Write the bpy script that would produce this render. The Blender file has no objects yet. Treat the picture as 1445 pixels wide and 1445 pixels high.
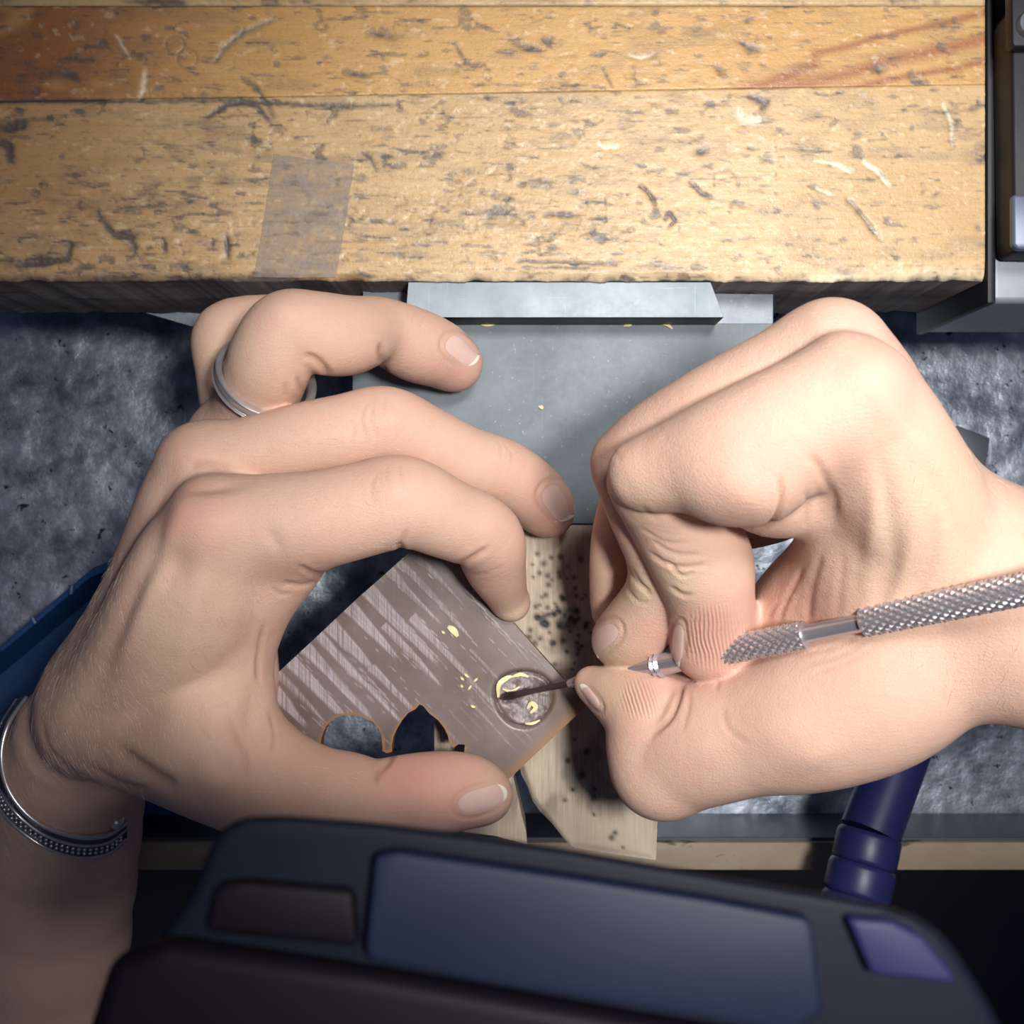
import bpy, bmesh, math, random
import numpy as np
from mathutils import Vector, Matrix
from mathutils.bvhtree import BVHTree
from mathutils.geometry import delaunay_2d_cdt

# ------------------------------------------------------------------ camera, light, exposure
S = 0.001                      # the numbers below are millimetres
H = 255.0                      # camera height above the bench top
F = 1600.0                     # focal length in pixels of a 1445 px frame
scn = bpy.context.scene
C = scn.collection
cam_d = bpy.data.cameras.new('camera'); cam = bpy.data.objects.new('camera', cam_d); C.objects.link(cam)
cam.location = (0, 0, H*S); cam.rotation_euler = (0, 0, 0)
cam_d.sensor_width = 36.0; cam_d.lens = 36.0*F/1445.0
cam_d.clip_start = 0.005; cam_d.clip_end = 20
cam_d.dof.use_dof = True; cam_d.dof.focus_distance = (H-20)*S
cam_d.dof.aperture_fstop = cam_d.lens/1.0
scn.camera = cam

world = bpy.data.worlds.new('world'); scn.world = world; world.use_nodes = True
bg = world.node_tree.nodes['Background']
bg.inputs['Color'].default_value = (0.42, 0.52, 1.0, 1); bg.inputs['Strength'].default_value = 0.05

def area(name, loc, target, size, power, col, size_y=None):
    l = bpy.data.lights.new(name, 'AREA'); l.energy = power; l.color = col
    l.size = size*S
    if size_y: l.shape = 'RECTANGLE'; l.size_y = size_y*S
    o = bpy.data.objects.new(name, l); C.objects.link(o)
    o.location = Vector(loc)*S
    o.rotation_euler = (Vector(target)-Vector(loc)).to_track_quat('-Z', 'Y').to_euler()
    return o
def spot(name, loc, target, power, col, angle, blend, radius):
    l = bpy.data.lights.new(name, 'SPOT'); l.energy = power; l.color = col
    l.spot_size = math.radians(angle); l.spot_blend = blend; l.shadow_soft_size = radius*S
    o = bpy.data.objects.new(name, l); C.objects.link(o); o.location = Vector(loc)*S
    o.rotation_euler = (Vector(target)-Vector(loc)).to_track_quat('-Z', 'Y').to_euler(); return o
spot('bench_lamp', (85, 135, 380), (60, 44, 10), 5.6, (1.0, 0.965, 0.92), 46, 1.0, 45)
spot('added_overhead_spot', (80, 15, 400), (44, 14, 10), 6.5, (1.0, 0.965, 0.92), 62, 1.0, 22)  # added second spot, splits the lamp's light so the visor shades the forearm
area('added_fill', (150, 40, 800), (30, 0, 0), 350, 0.22, (0.90, 0.94, 1.0))  # added soft fill to brighten the hands, stands for no known source


vs = scn.view_settings
vs.view_transform = 'Standard'; vs.look = 'None'; vs.exposure = 0.0; vs.gamma = 1.0; vs.use_curve_mapping = False

# ------------------------------------------------------------------ helpers
def P(x, y, z=0.0):
    k = (H-z)/F
    return ((x-722.5)*k, -(y-722.5)*k, z)
def V(x, y, z=0.0): return Vector(P(x, y, z))

def tag(o, label=None, cat=None, group=None, kind=None):
    if label: o['label'] = label
    if cat: o['category'] = cat
    if group: o['group'] = group
    if kind: o['kind'] = kind
    return o
def empty(name, loc=(0, 0, 0)):
    o = bpy.data.objects.new(name, None); C.objects.link(o); o.location = Vector(loc)*S; o.empty_display_size = 0.01
    return o
def link_mesh(name, me, m, parent=None):
    if m: me.materials.append(m)
    o = bpy.data.objects.new(name, me); C.objects.link(o)
    if parent:
        o.parent = parent; o.matrix_parent_inverse = Matrix.Translation(parent.location).inverted()
    return o
def obj_bm(name, bm, m, parent=None, smooth=True):
    bmesh.ops.recalc_face_normals(bm, faces=bm.faces[:])
    bmesh.ops.scale(bm, vec=(S, S, S), verts=bm.verts)
    me = bpy.data.meshes.new(name); bm.to_mesh(me); bm.free()
    if smooth:
        me.polygons.foreach_set('use_smooth', [True]*len(me.polygons))
        me.set_sharp_from_angle(angle=math.radians(38))
    return link_mesh(name, me, m, parent)
def obj_np(name, v, f, m, parent=None, smooth=True):
    me = bpy.data.meshes.new(name)
    v = np.asarray(v, dtype=np.float32)*S; f = np.asarray(f, dtype=np.int32)
    n, k = f.shape
    me.vertices.add(len(v)); me.vertices.foreach_set('co', v.ravel())
    me.loops.add(n*k); me.loops.foreach_set('vertex_index', f.ravel())
    me.polygons.add(n); me.polygons.foreach_set('loop_start', np.arange(n, dtype=np.int32)*k)
    me.update(calc_edges=True)
    if smooth: me.polygons.foreach_set('use_smooth', np.ones(n, dtype=bool))
    return link_mesh(name, me, m, parent)
def add_attr(o, name, arr):
    a = o.data.attributes.new(name, 'FLOAT_COLOR', 'POINT')
    c = np.zeros((len(o.data.vertices), 4), dtype=np.float32); c[:, 3] = 1
    c[:, :arr.shape[1]] = arr
    a.data.foreach_set('color', c.ravel())

def bevel(bm, w, seg=3, edges=None):
    if w > 0: bmesh.ops.bevel(bm, geom=edges or bm.edges[:], offset=w, segments=seg, profile=0.5, affect='EDGES', clamp_overlap=True)
def box_bm(x0, x1, y0, y1, z0, z1, bev=0.0, seg=3):
    bm = bmesh.new(); bmesh.ops.create_cube(bm, size=1)
    for v in bm.verts:
        v.co = Vector((x0 if v.co.x < 0 else x1, y0 if v.co.y < 0 else y1, z0 if v.co.z < 0 else z1))
    bevel(bm, bev, seg); return bm
def prism_bm(top, bot, bev=0.0, seg=3, onlytop=False):
    """top, bot: lists of matching 3-D points"""
    bm = bmesh.new()
    a = [bm.verts.new(p) for p in top]; b = [bm.verts.new(p) for p in bot]
    ft = bm.faces.new(a); bm.faces.new(b[::-1])
    n = len(a)
    for i in range(n): bm.faces.new((a[i], b[i], b[(i+1) % n], a[(i+1) % n]))
    bmesh.ops.recalc_face_normals(bm, faces=bm.faces[:])
    if bev: bevel(bm, bev, seg, list(ft.edges) if onlytop else None)
    return bm
def pxprism(pts, z1, z0, bev=0.0, seg=3, onlytop=False, grow=0.0):
    t = [P(x, y, z1) for x, y in pts]
    return prism_bm(t, [(p[0], p[1], z0) for p in t], bev, seg, onlytop)
def tube_np(pts, rad, n=16, cap=True):
    """pts: Nx3, rad: N -> verts, quads (caps as degenerate-free fans of quads)"""
    pts = np.asarray(pts, float); N = len(pts); rad = np.broadcast_to(np.asarray(rad, float), (N,))
    t = np.gradient(pts, axis=0); t /= np.linalg.norm(t, axis=1)[:, None]
    up = np.array([0, 0, 1.0]) if abs(t[0][2]) < 0.9 else np.array([1.0, 0, 0])
    vs_, fs = [], []
    e1 = np.cross(up, t[0]); e1 /= np.linalg.norm(e1)
    for i in range(N):
        e1 = e1-np.dot(e1, t[i])*t[i]; e1 /= np.linalg.norm(e1); e2 = np.cross(t[i], e1)
        a = np.arange(n)*2*np.pi/n
        vs_.append(pts[i]+rad[i]*(np.cos(a)[:, None]*e1+np.sin(a)[:, None]*e2))
    v = np.vstack(vs_)
    for i in range(N-1):
        a = np.arange(n); b = (a+1) % n
        fs.append(np.stack([i*n+a, i*n+b, (i+1)*n+b, (i+1)*n+a], 1))
    f = np.vstack(fs)
    return v, f, n
def tube(name, pts, rad, m, parent=None, n=16):
    v, f, n = tube_np(pts, rad, n)
    bm = bmesh.new(); bv = [bm.verts.new(p) for p in v]
    for q in f: bm.faces.new([bv[i] for i in q])
    bm.faces.new(bv[:n][::-1]); bm.faces.new(bv[-n:])
    return obj_bm(name, bm, m, parent)
def catmull(pts, step=8):
    p = np.asarray(pts, float); q = np.vstack([2*p[0]-p[1], p, 2*p[-1]-p[-2]])
    out = []
    for i in range(1, len(q)-2):
        for t in np.arange(step)/step:
            out.append(0.5*((2*q[i])+(-q[i-1]+q[i+1])*t+(2*q[i-1]-5*q[i]+4*q[i+1]-q[i+2])*t*t+(-q[i-1]+3*q[i]-3*q[i+1]+q[i+2])*t**3))
    out.append(p[-1]); return np.array(out)
def vnoise(x, y, seed=0):
    r = np.random.RandomState(seed); T = r.rand(256, 256)
    xi = np.floor(x).astype(int); yi = np.floor(y).astype(int); fx = x-xi; fy = y-yi
    fx = fx*fx*(3-2*fx); fy = fy*fy*(3-2*fy)
    a = T[xi % 256, yi % 256]; b = T[(xi+1) % 256, yi % 256]; c = T[xi % 256, (yi+1) % 256]; d = T[(xi+1) % 256, (yi+1) % 256]
    return (a*(1-fx)+b*fx)*(1-fy)+(c*(1-fx)+d*fx)*fy
def fbm(x, y, seed=0, octv=4):
    s = 0; a = 1; t = 0
    for i in range(octv):
        s = s+a*vnoise(x*2**i, y*2**i, seed+i); t += a; a *= 0.5
    return s/t
def sstep(a, b, x):
    t = np.clip((x-a)/(b-a), 0, 1); return t*t*(3-2*t)
def seg_dist2(x, y, pts):
    """distance of points to polyline, and parameter 0..1"""
    best = np.full(x.shape, 1e9); par = np.zeros(x.shape); n = len(pts)-1
    for i in range(n):
        ax, ay = pts[i]; bx, by = pts[i+1]; dx, dy = bx-ax, by-ay; L = dx*dx+dy*dy+1e-9
        t = np.clip(((x-ax)*dx+(y-ay)*dy)/L, 0, 1)
        d = np.hypot(x-ax-t*dx, y-ay-t*dy); mk = d < best
        best = np.where(mk, d, best); par = np.where(mk, (i+t)/n, par)
    return best, par

# ------------------------------------------------------------------ materials
class N:
    def __init__(s, name):
        s.m = bpy.data.materials.new(name); s.m.use_nodes = True; s.t = s.m.node_tree; s.n = s.t.nodes; s.l = s.t.links
        s.b = s.n['Principled BSDF']; s.out = s.n['Material Output']
    def new(s, typ, **kw):
        n = s.n.new(typ)
        for k, v in kw.items():
            if k in n.inputs: 
                if hasattr(v, 'is_output') or isinstance(v, bpy.types.NodeSocket): s.l.new(v, n.inputs[k])
                else: n.inputs[k].default_value = v
            else: setattr(n, k, v)
        return n
    def coord(s, scale=(1, 1, 1), rot=(0, 0, 0)):
        c = s.new('ShaderNodeTexCoord'); mp = s.new('ShaderNodeMapping', Scale=scale, Rotation=rot)
        s.l.new(c.outputs['Object'], mp.inputs['Vector']); return mp.outputs[0]
    def noise(s, vec, scale, detail=4, rough=0.55, dist=0.0):
        return s.new('ShaderNodeTexNoise', Vector=vec, Scale=scale, Detail=detail, Roughness=rough, Distortion=dist).outputs['Fac']
    def ramp(s, fac, stops):
        r = s.new('ShaderNodeValToRGB'); s.l.new(fac, r.inputs[0]); e = r.color_ramp.elements
        while len(e) < len(stops): e.new(0.5)
        for i, (p, c) in enumerate(stops):
            e[i].position = p; e[i].color = (c if len(c) == 4 else (*c, 1)) if hasattr(c, '__len__') else (c, c, c, 1)
        return r.outputs[0]
    def mix(s, fac, a, b, mode='MIX'):
        n = s.n.new('ShaderNodeMix'); n.data_type = 'RGBA'; n.blend_type = mode
        for sock, v in ((n.inputs[0], fac), (n.inputs[6], a), (n.inputs[7], b)):
            if isinstance(v, bpy.types.NodeSocket): s.l.new(v, sock)
            elif isinstance(v, (int, float)): sock.default_value = v if sock.type == 'VALUE' else (v, v, v, 1)
            else: sock.default_value = (*v, 1)
        return n.outputs[2]
    def math(s, op, a, b=0.0, c=0.0):
        n = s.n.new('ShaderNodeMath'); n.operation = op
        for i, v in enumerate((a, b, c)):
            if isinstance(v, bpy.types.NodeSocket): s.l.new(v, n.inputs[i])
            else: n.inputs[i].default_value = v
        return n.outputs[0]
    def attr(s, name):
        a = s.new('ShaderNodeAttribute'); a.attribute_name = name
        sp = s.new('ShaderNodeSeparateColor'); s.l.new(a.outputs['Color'], sp.inputs[0]); return sp.outputs
    def set(s, **kw):
        for k, v in kw.items():
            k = k.replace('_', ' ')
            if isinstance(v, bpy.types.NodeSocket): s.l.new(v, s.b.inputs[k])
            else: s.b.inputs[k].default_value = (*v, 1) if isinstance(v, tuple) and len(v) == 3 and s.b.inputs[k].type == 'RGBA' else v
    def bump(s, h, dist, strength=1.0, normal=None):
        b = s.new('ShaderNodeBump', Height=h, Distance=dist*S, Strength=strength)
        if normal: s.l.new(normal, b.inputs['Normal'])
        s.l.new(b.outputs[0], s.b.inputs['Normal']); return b.outputs[0]
# object coordinates are metres: a texture scale of 1000 has features of about 1 mm

def mat_skin(name, base, red, yel, dark=(0.30, 0.16, 0.10)):
    n = N(name); c = n.coord(); at = n.attr('tint')
    nz = n.noise(c, 60, 3); nf = n.noise(c, 420, 4, 0.6)
    col = n.mix(n.ramp(nz, [(0.35, 0), (0.75, 1)]), base, tuple(a*b for a, b in zip(base, (0.94, 0.88, 0.86))))
    col = n.mix(n.math('MULTIPLY', n.ramp(nf, [(0.45, 0), (0.8, 1)]), 0.22), col, red)
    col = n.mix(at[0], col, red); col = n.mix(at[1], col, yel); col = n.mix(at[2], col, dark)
    vor = n.new('ShaderNodeTexVoronoi', Vector=c, Scale=1500.0, feature='DISTANCE_TO_EDGE').outputs[0]
    vor = n.ramp(vor, [(0.0, 0), (0.25, 1)])
    cs = n.coord((1, 1, 1), (0, 0, 0.5)); fine = n.noise(cs, 2600, 3, 0.7)
    big = n.noise(c, 330, 3, 0.6)
    h = n.math('ADD', n.math('MULTIPLY', vor, 0.30), n.math('ADD', n.math('MULTIPLY', fine, 0.35), n.math('MULTIPLY', big, 1.3)))
    ln = n.noise(n.coord((0.16, 1, 1), (0, 0, 1.1)), 1900, 3, 0.65); ln2 = n.noise(n.coord((0.16, 1, 1), (0, 0, -0.5)), 1900, 3, 0.65)
    h = n.math('ADD', h, n.math('MULTIPLY', n.math('ADD', ln, ln2), 0.45))
    rg = n.attr('ridge'); sx = n.new('ShaderNodeSeparateXYZ'); n.l.new(n.coord(), sx.inputs[0])
    ph = n.math('ADD', n.math('MULTIPLY', sx.outputs[0], 2*math.pi/0.00074), n.math('MULTIPLY', sx.outputs[1], 2*math.pi/0.0030))
    ph = n.math('ADD', ph, n.math('MULTIPLY', n.noise(c, 140, 2), 9.0))
    wv = n.math('ADD', n.math('MULTIPLY', n.math('SINE', ph), 0.5), 0.5)
    h = n.math('ADD', h, n.math('MULTIPLY', n.math('MULTIPLY', wv, rg[0]), 2.2))
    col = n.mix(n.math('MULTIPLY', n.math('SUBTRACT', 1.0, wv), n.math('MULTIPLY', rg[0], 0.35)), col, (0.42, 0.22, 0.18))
    n.bump(h, 0.16, 0.6)
    n.set(Base_Color=col, Roughness=n.ramp(nf, [(0.3, 0.52), (0.8, 0.68)]), Subsurface_Weight=0.22, Subsurface_Scale=1.0*S)
    n.b.inputs['Subsurface Radius'].default_value = (3.0, 1.1, 0.6)
    n.b.inputs['Specular IOR Level'].default_value = 0.27
    return n.m
def mat_nail(name, base):
    n = N(name); c = n.coord((1, 1, 1)); z = n.noise(c, 900, 3)
    n.set(Base_Color=n.mix(z, base, tuple(min(1, a*1.12) for a in base)), Roughness=0.28, Subsurface_Weight=0.2, Subsurface_Scale=0.6*S)
    n.b.inputs['Coat Weight'].default_value = 0.25
    return n.m
def mat_bench_top(name, base_a, base_b, red):
    n = N(name); at = n.attr('marks')
    c = n.coord((1, 1, 1)); g = n.coord((0.045, 1, 1))
    grain = n.noise(g, 900, 5, 0.65); fine = n.noise(n.coord((0.06, 1.5, 1)), 3000, 3, 0.6); big = n.noise(c, 22, 3)
    col = n.mix(n.ramp(grain, [(0.3, 0), (0.7, 1)]), base_a, base_b)
    col = n.mix(n.ramp(big, [(0.35, 0.0), (0.75, 0.55)]), col, tuple(a*b for a, b in zip(base_a, (0.80, 0.68, 0.5))))
    col = n.mix(n.math('MULTIPLY', n.ramp(fine, [(0.5, 0), (0.75, 1)]), 0.35), col, tuple(a*0.55 for a in base_a))
    col = n.mix(at[2], col, red)
    spk = n.noise(c, 1300, 2, 0.7)
    col = n.mix(n.ramp(spk, [(0.68, 0), (0.74, 0.2)]), col, (0.78, 0.68, 0.48))
    spd = n.noise(n.coord((0.5, 1, 1)), 700, 4, 0.75)
    col = n.mix(n.ramp(spd, [(0.60, 0), (0.70, 0.45)]), col, (0.20, 0.15, 0.11))
    col = n.mix(at[1], col, (0.80, 0.70, 0.52)); col = n.mix(at[0], col, (0.085, 0.075, 0.075))
    n.bump(n.math('ADD', n.math('MULTIPLY', grain, 0.5), n.math('MULTIPLY', spk, 1.0)), 0.13, 0.7)
    n.set(Base_Color=col, Roughness=n.ramp(spd, [(0.3, 0.33), (0.7, 0.6)]))
    return n.m
def mat_metal(name, ca, cb, rough=(0.3, 0.5), scale=90, metallic=0.9, bump=0.05, scratch=0.0, spots=None, spot_scale=300, thr=0.62, stretch=(1, 1, 1)):
    n = N(name); c = n.coord(stretch); z = n.noise(c, scale, 5, 0.65); z2 = n.noise(c, scale*9, 4, 0.7)
    col = n.mix(n.ramp(z, [(0.35, 0), (0.68, 1)]), ca, cb)
    if scratch:
        s1 = n.noise(n.coord((1, 0.03, 1), (0, 0, 0.4)), 2200, 2, 0.5); s2 = n.noise(n.coord((0.04, 1, 1), (0, 0, -0.3)), 2200, 2, 0.5)
        sc = n.math('MAXIMUM', n.ramp(s1, [(0.68, 0), (0.74, 1)]), n.ramp(s2, [(0.70, 0), (0.75, 1)]))
        col = n.mix(n.math('MULTIPLY', sc, scratch), col, tuple(min(1, a*1.8) for a in cb))
    if spots:
        sp = n.noise(c, spot_scale, 3, 0.7); col = n.mix(n.ramp(sp, [(thr, 0), (thr+0.05, 1)]), col, spots)
    n.bump(n.math('ADD', z, n.math('MULTIPLY', z2, 0.6)), bump, 0.8)
    n.set(Base_Color=col, Metallic=metallic, Roughness=n.ramp(z2, [(0.3, rough[0]), (0.7, rough[1])]))
    n.b.inputs['Specular IOR Level'].default_value = 0.35
    return n.m
def mat_plain(name, col, rough=0.5, metallic=0.0, var=0.12, scale=200, bump=0.03, spec=0.5):
    n = N(name); c = n.coord(); z = n.noise(c, scale, 4)
    n.set(Base_Color=n.mix(z, tuple(a*(1-var) for a in col), tuple(min(1, a*(1+var)) for a in col)), Roughness=rough, Metallic=metallic)
    n.b.inputs['Specular IOR Level'].default_value = spec
    n.bump(z, bump, 0.6); return n.m
def mat_pin():
    n = N('worn_pin_wood'); at = n.attr('marks'); g = n.coord((1, 0.05, 1)); gr = n.noise(g, 1100, 5, 0.7); gr2 = n.noise(n.coord((1, 0.035, 1)), 3200, 3, 0.7); bigc = n.noise(n.coord(), 45, 3)
    col = n.mix(n.ramp(gr, [(0.3, 0), (0.7, 1)]), (0.42, 0.33, 0.25), (0.66, 0.55, 0.43))
    col = n.mix(n.math('MULTIPLY', n.ramp(gr2, [(0.5, 0), (0.7, 1)]), 0.5), col, (0.25, 0.2, 0.17))
    col = n.mix(n.ramp(bigc, [(0.4, 0), (0.75, 0.6)]), col, (0.30, 0.25, 0.22))
    col = n.mix(at[1], col, (0.68, 0.56, 0.42)); col = n.mix(at[0], col, (0.05, 0.045, 0.045))
    n.bump(n.math('ADD', gr, n.math('MULTIPLY', gr2, 0.6)), 0.18, 0.8)
    n.set(Base_Color=col, Roughness=0.62); return n.m
def mat_wax():
    n = N('carving_wax'); at = n.attr('marks')
    z = n.noise(n.coord(), 70, 4); l = n.noise(n.coord((1, 0.018, 1), (0, 0, math.radians(47))), 2600, 3, 0.6)
    col = n.mix(n.ramp(z, [(0.35, 0), (0.7, 1)]), (0.125, 0.085, 0.075), (0.19, 0.15, 0.145))
    scr = n.math('MULTIPLY', at[0], n.ramp(l, [(0.36, 0.25), (0.56, 1)]))
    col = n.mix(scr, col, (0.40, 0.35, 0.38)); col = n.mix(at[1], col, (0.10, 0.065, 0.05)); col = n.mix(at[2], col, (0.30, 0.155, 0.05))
    n.bump(n.math('MULTIPLY', l, n.math('ADD', at[0], 0.12)), 0.12, 0.8)
    n.set(Base_Color=col, Roughness=n.mix(at[0], 0.36, 0.6), Subsurface_Weight=0.12, Subsurface_Scale=1.0*S)
    return n.m
M = {}
M['skin'] = mat_skin('skin', (0.63, 0.425, 0.335), (0.62, 0.30, 0.25), (0.66, 0.53, 0.36))
M['nail'] = mat_nail('fingernail', (0.66, 0.46, 0.41)); M['nail_tip'] = mat_plain('nail_free_edge', (0.86, 0.80, 0.70), 0.35)
M['plank'] = mat_bench_top('bench_wood_pale', (0.49, 0.325, 0.155), (0.57, 0.415, 0.235), (0.40, 0.17, 0.06))
M['plank2'] = mat_bench_top('bench_wood_amber', (0.50, 0.29, 0.10), (0.57, 0.36, 0.15), (0.26, 0.085, 0.035))
M['bench_side'] = mat_metal('bench_front_grime_and_shade', (0.065, 0.055, 0.055), (0.145, 0.13, 0.13), (0.5, 0.8), 60, 0.0, 0.2, 0, (0.06, 0.05, 0.05), 150, 0.58, (0.12, 1, 1))  # greyed dirt, plus the unlit front's shade put into a darker wood colour
M['steel'] = mat_metal('anvil_steel', (0.165, 0.195, 0.225), (0.225, 0.26, 0.29), (0.6, 0.75), 70, 0.15, 0.03, 0.10, (0.36, 0.39, 0.42), 900, 0.66)
M['steel_bar'] = mat_metal('bar_steel', (0.27, 0.32, 0.37), (0.40, 0.46, 0.51), (0.55, 0.7), 60, 0.15, 0.03, 0.2, (0.30, 0.34, 0.38), 500, 0.66)
M['steel_pale'] = mat_metal('bracket_steel', (0.24, 0.27, 0.32), (0.32, 0.36, 0.41), (0.4, 0.6), 120, 0.3, 0.05, 0.15, (0.5, 0.53, 0.56), 1200, 0.64)
M['tray'] = mat_metal('galvanised_tray', (0.17, 0.205, 0.27), (0.66, 0.73, 0.84), (0.3, 0.5), 60, 0.75, 0.4, 0, (0.05, 0.055, 0.075), 190, 0.64)
M['tray_wood'] = mat_metal('drawer_front_wood', (0.36, 0.28, 0.20), (0.50, 0.41, 0.30), (0.5, 0.7), 60, 0.0, 0.2, 0, (0.14, 0.11, 0.09), 120, 0.64, (0.4, 1, 1))
M['bracket'] = mat_plain('bracket_grey', (0.17, 0.19, 0.23), 0.45, 0.2, 0.1, 300)
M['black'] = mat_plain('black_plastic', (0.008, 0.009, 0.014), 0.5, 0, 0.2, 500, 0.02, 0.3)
M['iron'] = mat_plain('painted_iron', (0.13, 0.14, 0.17), 0.45, 0.4, 0.15, 300)
M['bluegrey'] = mat_plain('blue_grey_paint', (0.10, 0.12, 0.18), 0.4, 0.2, 0.15, 300)
M['chrome'] = mat_plain('polished_steel', (0.50, 0.48, 0.52), 0.26, 0.75, 0.04, 900, 0.005)
M['knurl'] = mat_plain('knurled_steel', (0.70, 0.68, 0.72), 0.28, 0.88, 0.06, 900, 0.005)
M['darksteel'] = mat_plain('dark_tool_steel', (0.34, 0.30, 0.30), 0.3, 1.0, 0.1, 900, 0.01)
M['silver'] = mat_plain('worn_silver', (0.62, 0.59, 0.60), 0.3, 0.8, 0.08, 700, 0.01)
M['oxide'] = mat_plain('oxidised_silver', (0.16, 0.16, 0.18), 0.35, 1.0, 0.1, 700, 0.01)
M['navy'] = mat_plain('visor_navy', (0.0035, 0.005, 0.012), 0.55, 0, 0.15, 120, 0.02, 0.12)
M['navy_panel'] = mat_plain('visor_panel_blue', (0.0075, 0.0125, 0.031), 0.5, 0, 0.25, 60, 0.03, 0.2)
M['brownblack'] = mat_plain('visor_dark_brown', (0.004, 0.003, 0.006), 0.55, 0, 0.15, 100, 0.02, 0.12)
M['violet'] = mat_plain('visor_violet_cap', (0.017, 0.016, 0.06), 0.5, 0, 0.1, 100, 0.02, 0.2)
M['blue_tube'] = mat_plain('blue_rubber', (0.018, 0.020, 0.10), 0.42, 0, 0.15, 200)
M['blue_bin'] = mat_plain('blue_plastic', (0.018, 0.065, 0.19), 0.4, 0, 0.15, 150)
M['shaving'] = mat_plain('yellow_wax_shaving', (0.74, 0.64, 0.36), 0.55, 0, 0.12, 900)
M['floor'] = mat_plain('dark_floor', (0.012, 0.012, 0.02), 0.7)
M['pin'] = mat_pin(); M['wax'] = mat_wax()
def mat_tape():
    n = N('old_clear_tape'); c = n.coord(); z = n.noise(c, 350, 4)
    n.set(Base_Color=n.mix(z, (0.25, 0.22, 0.22), (0.52, 0.45, 0.40)), Roughness=0.3, Alpha=n.ramp(z, [(0.35, 0.12), (0.65, 0.36)]))
    n.bump(n.noise(c, 260, 3), 0.5, 0.9); return n.m
M['tape'] = mat_tape()

# ------------------------------------------------------------------ workbench top
XL, XR = -190.0, P(1390, 0)[0]
YB, YF = 175.0, P(0, 395)[1]
def joint(x, yl, yr):            # world y of a glue line that runs from (0,yl) to (1390,yr)
    px = 722.5+x*F/H; return -( (yl+(yr-yl)*px/1390.0)-722.5)*H/F
bench = tag(empty('workbench', (0, YF, 0)), 'scarred wooden workbench top with gouges, stains and worn front edge', 'workbench')
rs = np.random.RandomState(7)
MARKS = []   # (polyline px, half width px, depth mm, dirt, pale)
for pts, w, d, di, pa in [
    ([(305,85),(318,66),(345,45),(385,28)], 4, .35, .45, .2), ([(292,165),(318,148),(345,143),(365,152),(382,175)], 4, .3, .75, 0),
    ([(340,110),(360,122),(376,145),(385,165)], 4, .3, .5, 0), ([(165,50),(175,68),(185,82)], 2.5, .25, .1, .5),
    ([(205,100),(202,125),(198,135)], 4, .2, 0, .6), ([(140,305),(160,330),(185,335),(190,350)], 5, .5, .8, 0),
    ([(0,180),(30,178)], 8, .4, .9, 0), ([(0,200),(12,205),(15,225)], 7, .4, .9, 0), ([(35,370),(60,372),(95,365),(100,345)], 5, .5, .8, 0),
    ([(60,365),(45,368)], 7, .5, .8, 0), ([(320,335),(322,362)], 5, .5, .8, 0), ([(230,340),(233,355)], 4, .4, .7, 0),
    ([(510,215),(522,222),(530,238)], 2.5, .2, .5, .0), ([(888,78),(905,83),(922,76)], 2.5, .25, 0, .7), ([(851,95),(858,110),(864,122)], 2, .15, .5, 0),
    ([(845,204),(855,209),(872,208)], 2.5, .25, 0, .8), ([(1150,228),(1170,229),(1198,242)], 2.6, .3, 0, .85), ([(1218,230),(1236,240),(1253,262)], 2.6, .3, 0, .85),
    ([(1330,148),(1341,170),(1343,205)], 2.2, .2, 0, .7), ([(1195,280),(1215,302),(1240,335)], 3.5, .45, .5, .2), ([(905,262),(918,275),(924,290)], 3, .4, .8, 0),
    ([(975,258),(990,272),(1003,278)], 3.5, .35, .7, 0), ([(985,215),(995,212)], 6, .3, .85, 0), ([(1042,160),(1050,172),(1072,172)], 6, .5, .15, .9),
    ([(1060,135),(1080,145),(1075,158)], 6, .35, .55, 0), ([(938,308),(945,300),(953,312),(944,320)], 2.6, .35, .9, 0), ([(770,302),(815,304)], 4, .3, .6, 0),
    ([(730,368),(800,370),(870,373)], 2, .25, .7, 0), ([(735,376),(830,378)], 1.6, .2, .6, 0), ([(200,142),(330,141),(460,150),(560,148)], 4, .2, .55, 0), ([(0,143),(120,142),(200,143)], 3, .3, .8, 0),
    ([(1010,95),(1020,100)], 5, .3, .5, 0), ([(1235,98),(1245,97)], 7, .4, .8, 0), ([(1055,68),(1068,70)], 6, .2, .7, 0), ([(725,60),(760,72)], 6, .2, .5, 0),
    ([(520,45),(555,52)], 6, .3, .5, 0), ([(95,105),(110,112)], 5, .3, .7, 0), ([(85,82),(130,84)], 3, .3, .6, 0), ([(190,0),(260,4)], 6, .2, .7, 0),
    ([(485,100),(520,108)], 4, .3, .6, 0), ([(1000,246),(1030,238),(1041,250),(1042,264)], 2, .2, .3, .2), ([(1150,265),(1175,276)], 2.2, .25, .1, .7),
    ([(1180,385),(1200,386)], 5, .3, .2, .5), ([(1045,60),(1050,62)], 3, .2, .6, 0), ([(1100,210),(1160,212)], 2, .1, .3, 0), ([(640,60),(655,85)], 3, .2, .5, 0)]:
    MARKS.append((pts, w, d, di, pa))
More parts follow.
